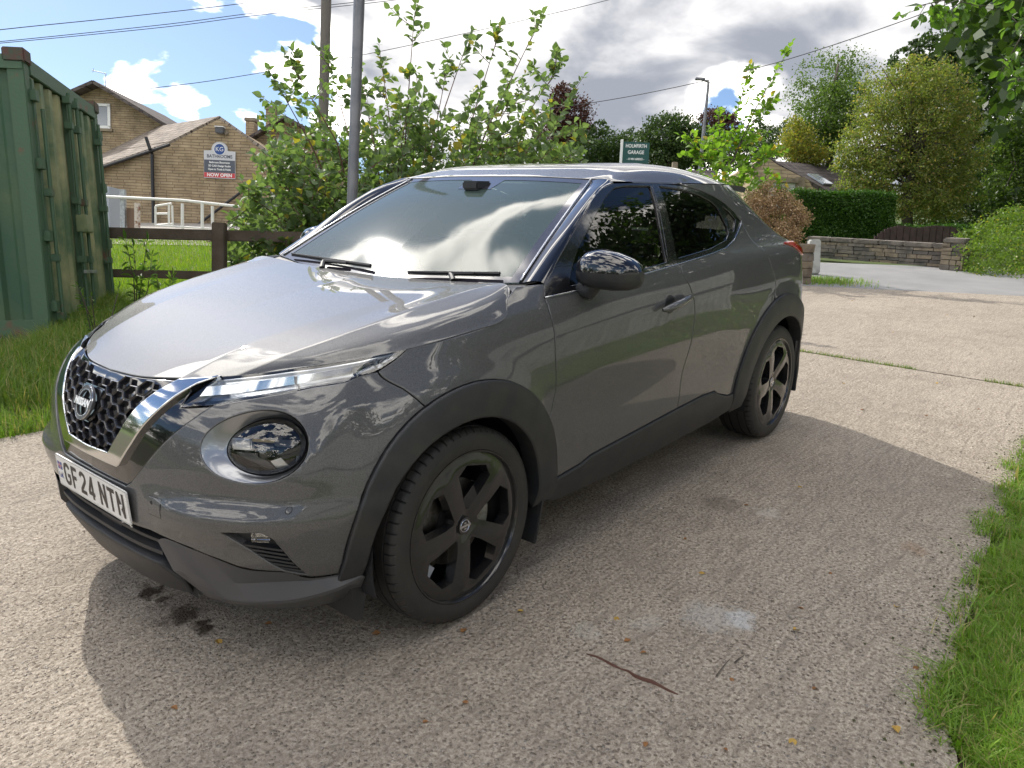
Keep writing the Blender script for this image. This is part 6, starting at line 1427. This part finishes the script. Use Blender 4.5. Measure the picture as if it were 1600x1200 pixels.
# registration plate
pb=np.array([.8155,0,.436+.0555]); pe1=np.array([0,1.,0]); pe2=np.array([-.046*-1,0,1.]); pe2/=np.linalg.norm(pe2); pe2=np.array([.046,0,.999]); pn=np.array([.999,0,-.046])
def rrect(w,h,r,k=5):
    o=[]
    for cx,cy,a0 in ((w-r,h-r,0),(-w+r,h-r,90),(-w+r,-h+r,180),(w-r,-h+r,270)):
        for i in range(k+1): a=rad(a0+90*i/k); o.append((cx+r*math.cos(a),cy+r*math.sin(a)))
    return o
PL=MB().prism(rrect(.26,.0555,.008),pb-pn*.004,pe1,pe2,pn,.004).obj('number_plate',WHITEP,CAR)
def stroke(m,pts,w,z,o,e1,e2,n,close=False):
    P=np.array(pts,float); k=len(P); L=[];R=[]
    for i in range(k):
        a=P[i]-P[i-1] if i>0 or close else P[1]-P[0]; b=P[(i+1)%k]-P[i] if i<k-1 or close else P[i]-P[i-1]
        a=a/np.linalg.norm(a); b=b/np.linalg.norm(b); na=np.array([-a[1],a[0]]); nb=np.array([-b[1],b[0]]); nn=na+nb; nn/=np.linalg.norm(nn); s=1/max(.4,nn@na)
        L.append(P[i]+nn*w/2*s); R.append(P[i]-nn*w/2*s)
    V=[o+e1*q[0]+e2*q[1]+n*z for q in L]+[o+e1*q[0]+e2*q[1]+n*z for q in R]
    F=[(i,k+i,k+(i+1)%k,(i+1)%k) for i in range(k if close else k-1)]
    m.add(V,F)
GL={'G':[[(43,60),(38,68),(30,72),(20,72),(11,68),(7,59),(7,20),(11,11),(20,7),(30,7),(39,11),(43,20),(43,36),(27,36)]],
'F':[[(7,0),(7,72),(44,72)],[(7,40),(36,40)]],'2':[[(7,58),(10,66),(18,72),(30,72),(39,67),(43,57),(40,46),(9,14),(7,7),(44,7)]],
'4':[[(33,0),(33,79)],[(33,74),(8,24),(8,19),(46,19)]],'N':[[(7,0),(7,79)],[(7,74),(43,5)],[(43,0),(43,79)]],'T':[[(0,72),(50,72)],[(25,72),(25,0)]]}
x=-.203
for gi,ch in enumerate('GF24 NTN'):
    if ch==' ': x+=.022; continue
    m=MB()
    for si,st in enumerate(GL[ch]): stroke(m,[(x+a/1000,(b-39.5)/1000) for a,b in st],.0135,.0006+.0002*si,pb,pe1,pe2,pn)
    m.obj('plate_character',INK,PL); x+=.061
m=MB(); stroke(m,rrect(.2565,.052,.006),.0010,.0005,pb,pe1,pe2,pn,True); m.obj('plate_border',INK,PL)
FB=mat('flag_blue',(.06,.10,.35),.4); FR=mat('flag_red',(.55,.05,.05),.4)
for nm,c,d,mm,z in (('plate_flag',(-.232,.018),(.017,.0135),FB,.0005),('flag_stripe',(-.232,.018),(.017,.0028),WHITEP,.0007),('flag_stripe',(-.232,.018),(.0028,.0135),WHITEP,.0009),('flag_stripe',(-.232,.018),(.017,.0015),FR,.0011),('flag_stripe',(-.232,.018),(.0015,.0135),FR,.0013)):
    MB().box(pb+pe1*c[0]+pe2*c[1]+pn*z,(d[0],d[1],.0001),ax=(pe1,pe2,pn)).obj(nm,mm,PL)
text_mesh('UK',.026,FB,'plate_lettering',PL,frame_M(pb+pe1*-.232-pe2*.018+pn*.0008,pe1,pe2,pn),.0002)
for y in(-.228,.213):
    m=MB(); disc(m,pb+pe1*y+pe2*-.004,pe1,pe2,pn,.007,.003,16); m.obj('plate_screw',WHITEP,PL,smooth='auto')
# ---------------------------------------------------------------- mirrors, handles
def mirror_h(sg):
    cx,cy,cz=MIRC
    # sections along the mirror's width (inner to outer): offset, top, bottom, depth
    sec=[(-.118,.012,-.030,.02),(-.108,.045,-.048,.05),(-.075,.074,-.058,.068),(-.03,.080,-.064,.075),(.03,.070,-.066,.073),(.075,.052,-.062,.064),(.105,.032,-.052,.046),(.120,.008,-.036,.018)]
    V=[];K=20
    for (t,a,b,d) in sec:
        for k in range(K):
            an=2*math.pi*k/K; c,s=math.cos(an),math.sin(an)
            X=math.copysign(abs(c)**.75,c)*d; Z=math.copysign(abs(s)**.8,s); Z=Z*a if s>0 else Z*-b
            V.append((cx+X-.22*t*(1 if t>0 else .3)-.01,sg*(cy+t),cz+Z+.012*0))
    n=len(sec); F=[(i*K+k,i*K+(k+1)%K,(i+1)*K+(k+1)%K,(i+1)*K+k) for i in range(n-1) for k in range(K)]
    up=[f for f in F if (f[0]%K)<K//2]; lo=[f for f in F if (f[0]%K)>=K//2]
    def mk(nm,fs,m,par,cap):
        used=sorted({i for f in fs for i in f}); mp={u:i for i,u in enumerate(used)}
        ff=[tuple(mp[i] for i in f) for f in fs]; mb=MB().add([V[i] for i in used],ff)
        return mb.obj(nm,m,par,smooth=True)
    o=mk('wing_mirror',up,GLOSS,CAR,0)
    fs=lo+[tuple(range(K))[::-1],tuple((n-1)*K+k for k in range(K))]
    mk('mirror_base',fs,CLAD,o,0)
    MB().tube([(cx-.01,sg*.835,cz-.075),(cx-.01,sg*.875,cz-.078),(cx-.02,sg*(cy-.06),cz-.045)],[.030,.034,.030],12).obj('mirror_arm',CLAD,o,smooth='auto')
    MB().box((cx-.062,sg*(cy-.01),cz),(.002,.075,.040)).obj('mirror_glass',CHROME,o)
MIRC=(-.645,.962,1.137)
mirror_h(1); MIRC=(-.74,.90,1.145); mirror_h(-1)
for sg in(1,-1):
    a=np.array(P2((-1.165,.934))); b=np.array(P2((-1.412,.968))); pts=[];rr=[]
    for t,o_,r in ((0,.018,.008),(.06,.030,.014),(.25,.038,.017),(.5,.040,.016),(.75,.038,.015),(.93,.030,.013),(1,.016,.008)):
        q=np.array([a*(1-t)+b*t]); pts.append((BV(q)+BN(q)*o_)[0]*[1,sg,1]); rr.append(r)
    H=MB().tube(pts,rr,12).obj('door_handle',PAINT,CAR,smooth='auto')
    c=np.array(P2((-1.262,.947))); d=panel_data(ell(c,.045,.040,28),off=.0015,gap=0,edge=.002,sp=.03,thick=.003); d=d if sg>0 else mirror(*d); mesh_obj('handle_cup',d[0],d[1],mat('cup_dark',(.010,.011,.015),.3) if sg>0 else MATS['cup_dark'],H,normals=d[2])
    # tail lamp
    d=panel_data([(-2.70,1.138),(-2.84,1.138),('u',13.95,1.13),('u',14.6,1.13),('u',14.6,1.065),('u',13.9,1.058),(-2.88,1.068),(-2.80,1.10)],off=.010,gap=0,edge=.004,sp=.03,thick=.02); d=d if sg>0 else mirror(*d); mesh_obj('tail_lamp',d[0],d[1],RED,CAR,normals=d[2])
    # mud flaps
    MB().box((-.405,sg*.765,.275),(.008,.105,.14),ax=((.97,0,.24),(0,1,0),(-.24,0,.97))).obj('mud_flap',CLAD,CAR,bevel=.004)
    MB().box((-3.02,sg*.765,.36),(.010,.105,.15)).obj('mud_flap',CLAD,CAR,bevel=.004)
    for cx in (0,-2.636):
        V=[];n=24
        for i in range(n+1):
            a_=rad(-15+210*i/n)
            for y in (.868,.50): V.append((cx+.405*math.cos(a_),sg*y,.345+.405*math.sin(a_)))
        F=[(2*i,2*i+1,2*i+3,2*i+2) for i in range(n)]
        mb=MB().add(V,F); mb.add([(cx-.42,sg*.52,.15),(cx+.42,sg*.52,.15),(cx+.42,sg*.52,.8),(cx-.42,sg*.52,.8)],[(0,1,2,3)]); mb.obj('wheel_liner',mat('liner',(.016,.016,.018),.8,bump=(60,.4)) if 'liner' not in MATS else MATS['liner'],CAR,smooth='auto')
# ---------------------------------------------------------------- wheels
def tyre_mesh():
    prof=[(.100,.2600,0),(.1085,.2630,0),(.1130,.280,0),(.1125,.300,0),(.106,.319,0),(.098,.329,1),(.088,.3335,1),(.0725,.3355,1),(.072,.3285,0),(.0655,.3285,0),(.065,.336,0),(.030,.3375,0),(.0295,.3300,0),(.0215,.3300,0),(.021,.3378,0),(0.0,.338,0)]
    prof=prof+[(-y,r,f) for y,r,f in prof[::-1][1:]]
    V=[];nb=62; K=len(prof); fr=(0,.07,.12,.86,.91)
    ang_=[2*math.pi*(b+f)/nb for b in range(nb) for f in fr]; dep=[1,0,0,0,1]*nb
    # notch between .94 and next 0 (deep)
    for a_,d in zip(ang_,dep):
        for y,r,f in prof:
            q=r-(.0065 if (f and d) else 0); V.append((q*math.sin(a_),y,q*math.cos(a_)))
    n=len(ang_); F=[(i*K+k,i*K+k+1,((i+1)%n)*K+k+1,((i+1)%n)*K+k) for i in range(n) for k in range(K-1)]
    return V,F
WH=[]
def wheel(x,sg,first=None):
    root=empty('wheel',(x,sg*.765,.338),parent=CAR,rot=(0,0,0 if sg>0 else math.pi))
    if first:
        for ch in first.children:
            c=ch.copy(); c.parent=root; COL.objects.link(c)
        return root
    V,F=tyre_mesh(); o=MB().add(V,F).obj('tyre',RUBBER,root,smooth='auto')
    # rim face
    hole=[]
    for k in range(5):
        c=rad(98+72*k); hole.append(np.array([(r*math.cos(c+rad(a)),r*math.sin(c+rad(a))) for r,a in ((.060,-6),(.060,6),(.098,18),(.188,27),(.214,17),(.216,-9),(.190,-21),(.098,-17))]))
    circ=np.array([(.251*math.cos(2*math.pi*i/72),.251*math.sin(2*math.pi*i/72)) for i in range(72)])
    loops=[circ]+[dens(h[::-1] if area(h)>0 else h,.02) for h in hole]
    pts=[];edges=[]
    for lp in loops: b=len(pts); pts+=[Vector(q) for q in lp]; edges+=[(b+i,b+(i+1)%len(lp)) for i in range(len(lp))]
    nb=len(pts)
    gx=np.arange(-.24,.24,.012); X,Y=np.meshgrid(gx,gx); G=np.c_[X.ravel(),Y.ravel()]; ins=inpoly(G,circ)
    for h in loops[1:]: ins&=~inpoly(G,h)
    G=G[ins]; ab=np.concatenate(loops); G=G[np.min(((G[:,None]-ab[None])**2).sum(2),1)>.006**2]; pts+=[Vector(q) for q in G]
    v2,_,f2,*_r=delaunay_2d_cdt(pts,edges,[],0,1e-7); v2=np.array([tuple(q) for q in v2]); T=np.array([f for f in f2 if len(f)==3]); cen=v2[T].mean(1); kp=inpoly(cen,circ)
    for h in loops[1:]: kp&=~inpoly(cen,h)
    T=T[kp]
    def yh(p):
        r=np.hypot(p[:,0],p[:,1]); a_=np.degrees(np.arctan2(p[:,1],p[:,0]))
        d=np.abs(((a_-62+36)%72)-36)*math.pi/180*r      # distance from spoke centre line
        base=.106-.024*np.clip(1-r/.16,0,1)**1.3
        return base+.006*np.clip(1-d/.045,0,1)*(r<.22)*(r>.04)-.007*np.clip((r-.228)/.015,0,1)
    b=len(v2); V=[(p[0],y,p[1]) for p,y in zip(v2,yh(v2))]; F=[tuple(t) for t in T]
    for lp in loops[1:]:
        y0=yh(lp); k=len(lp); s=len(V); c=lp.mean(0)
        n_=edge_normals(lp)
        V+=[(p[0],y,p[1]) for p,y in zip(lp,y0)]+[(p[0],y-.045,p[1]) for p,y in zip(lp+n_*-.004,y0)]
        F+=[(s+i,s+(i+1)%k,s+k+(i+1)%k,s+k+i) for i in range(k)]
    MB().add(V,F).obj('rim',RIMB,root,smooth='auto')
    def rev(prof,n=64):
        V=[];K=len(prof)
        for i in range(n):
            a_=2*math.pi*i/n
            for y,r in prof: V.append((r*math.sin(a_),y,r*math.cos(a_)))
        return MB().add(V,[(i*K+k,i*K+k+1,((i+1)%n)*K+k+1,((i+1)%n)*K+k) for i in range(n) for k in range(K-1)])
    rev([(.092,.2505),(.103,.2525),(.1095,.2570),(.1095,.2610),(.096,.2625)]).obj('rim_lip',RIMB,root,smooth='auto')
    rev([(.092,.247),(.06,.232),(-.09,.222)]).obj('rim_barrel',mat('barrel',(.012,.012,.014),.35),root,smooth='auto')
    rev([(.035,.06),(.035,.150),(.015,.150),(.015,.06)]).obj('brake_disc',STEEL,root,smooth='auto')
    rev([(.045,0.0001),(.045,.075),(.0,.08)],32).obj('wheel_hub',mat('hub_dark',(.02,.019,.018),.5),root,smooth='auto')
    a_=rad(172); m=MB(); P=[]
    m.prism([(math.cos(t)*r,math.sin(t)*r) for r,tt in ((.165,np.linspace(rad(140),rad(205),8)),(.105,np.linspace(rad(205),rad(140),8))) for t in tt],(0,.05,0),(1,0,0),(0,0,1),(0,-1,0),.05).obj('brake_caliper',mat('caliper',(.42,.41,.38),.45,.7,var=(40,(.20,.18,.15),.45,.7)),root,bevel=.004)
    for k in range(5):
        t=rad(26+72*k); MB().tube([(.045*math.cos(t),.07,.045*math.sin(t)),(.045*math.cos(t),.090,.045*math.sin(t))],.0105,8).obj('wheel_bolt',GLOSS,root,smooth='auto')
    m=MB(); m.tube([(0,.07,0),(0,.0935,0)],[.031,.029],24); cp=m.obj('centre_cap',GLOSS,root,smooth='auto')
    m=MB(); ringm(m,np.array([0,.0935,0]),np.array([1.,0,0]),np.array([0,0,1.]),np.array([0,1.,0]),.019,.0225,.0015,32); m.box((0,.094,0),(.026,.0012,.004)); m.box((0,.0945,.010),(.005,.0008,.003)); m.box((0,.0945,-.010),(.005,.0008,.003))
    m.obj('cap_emblem',TRIMM,root)
    return root
w0=wheel(0,1); wheel(-2.636,1,w0); wheel(0,-1,w0); wheel(-2.636,-1,w0)
# balance weight, seen bright inside the front left rim
MB().box((.120,.03,-.150),(.022,.002,.030),ax=((.75,0,.66),(0,1,0),(-.66,0,.75))).obj('rim_sticker',mat('sticker',(.55,.58,.66),.4),w0)
# ---------------------------------------------------------------- structure and cabin
MB().box((-1.25,0,.42),(1.80,.51,.20)).obj('underbody',DARK,CAR)
MB().box((-1.30,0,.36),(.72,.80,.11)).obj('floor_pan',DARK,CAR)
MB().box((.28,0,.62),(.36,.50,.20)).obj('engine_bay',DARK,CAR)
MB().box((-.36,0,.80),(.02,.72,.22)).obj('bulkhead',DARK,CAR)
DASH=mat('dashboard_plastic',(.045,.047,.048),.6,bump=(300,.2)); 
V=[];ys=np.linspace(-.70,.70,15)
for y in ys:
    h=.018*math.exp(-((y+.37)/.17)**2); V+=[(-.38,y,1.035),(-.55,y,1.050+h),(-.72,y,1.045+h*1.8),(-.80,y,1.0+h),(-.82,y,.85),(-.74,y,.62)]
MB().add(V,[(i*6+j,i*6+j+1,i*6+j+7,i*6+j+6) for i in range(14) for j in range(5)]).obj('dashboard',DASH,CAR,smooth='auto')
def seat(y,x=-1.42):
    m=MB(); m.box((x+.18,y,.60),(.26,.25,.09)); m.box((x-.14,y,.92),(.07,.25,.30),ax=((.97,0,.22),(0,1,0),(-.22,0,.97))); m.box((x-.23,y,1.30),(.045,.13,.09),ax=((.97,0,.22),(0,1,0),(-.22,0,.97)))
    m.obj('seat',SEATM,CAR,bevel=.05,seg=3)
for y,x in ((.37,-1.42),(-.37,-1.42),(.33,-2.2),(-.33,-2.2)): seat(y,x)
m=MB(); pts=[(-.86+.09*math.sin(t)*.5,-.37+.185*math.cos(t),.96+.185*math.sin(t)*.9) for t in np.linspace(0,2*math.pi,25)]; m.tube(pts,.014,8,cap=False); m.tube([(-.80,-.37,.90),(-.86,-.37,.96)],.04,10); m.box((-.86,-.37,.96),(.012,.15,.02)); m.obj('steering_wheel',CLAD,CAR,smooth='auto')
m=MB(); m.box((-1.02,0,1.385),(.02,.115,.032)); m.tube([(-1.03,0,1.40),(-1.02,0,1.45)],.012,8); m.obj('interior_mirror',CLAD,CAR,bevel=.008)
MB().box((-1.0,0,1.435),(.05,.05,.02)).obj('camera_pod',CLAD,CAR,bevel=.008)
# head lining
V=[];
for X in (-1.18,-1.4,-1.8,-2.2,-2.5):
    for y in (-.58,-.3,0,.3,.58): V.append((X,y,float(np.interp(X,[-2.5,-2.2,-1.75,-1.35,-1.16],[1.45,1.50,1.525,1.505,1.462]))-.05*(abs(y)>.5)))
MB().add(V,[(i*5+j,i*5+j+1,i*5+j+6,i*5+j+5) for i in range(4) for j in range(4)]).obj('head_lining',mat('lining',(.25,.25,.24),.9),CAR)
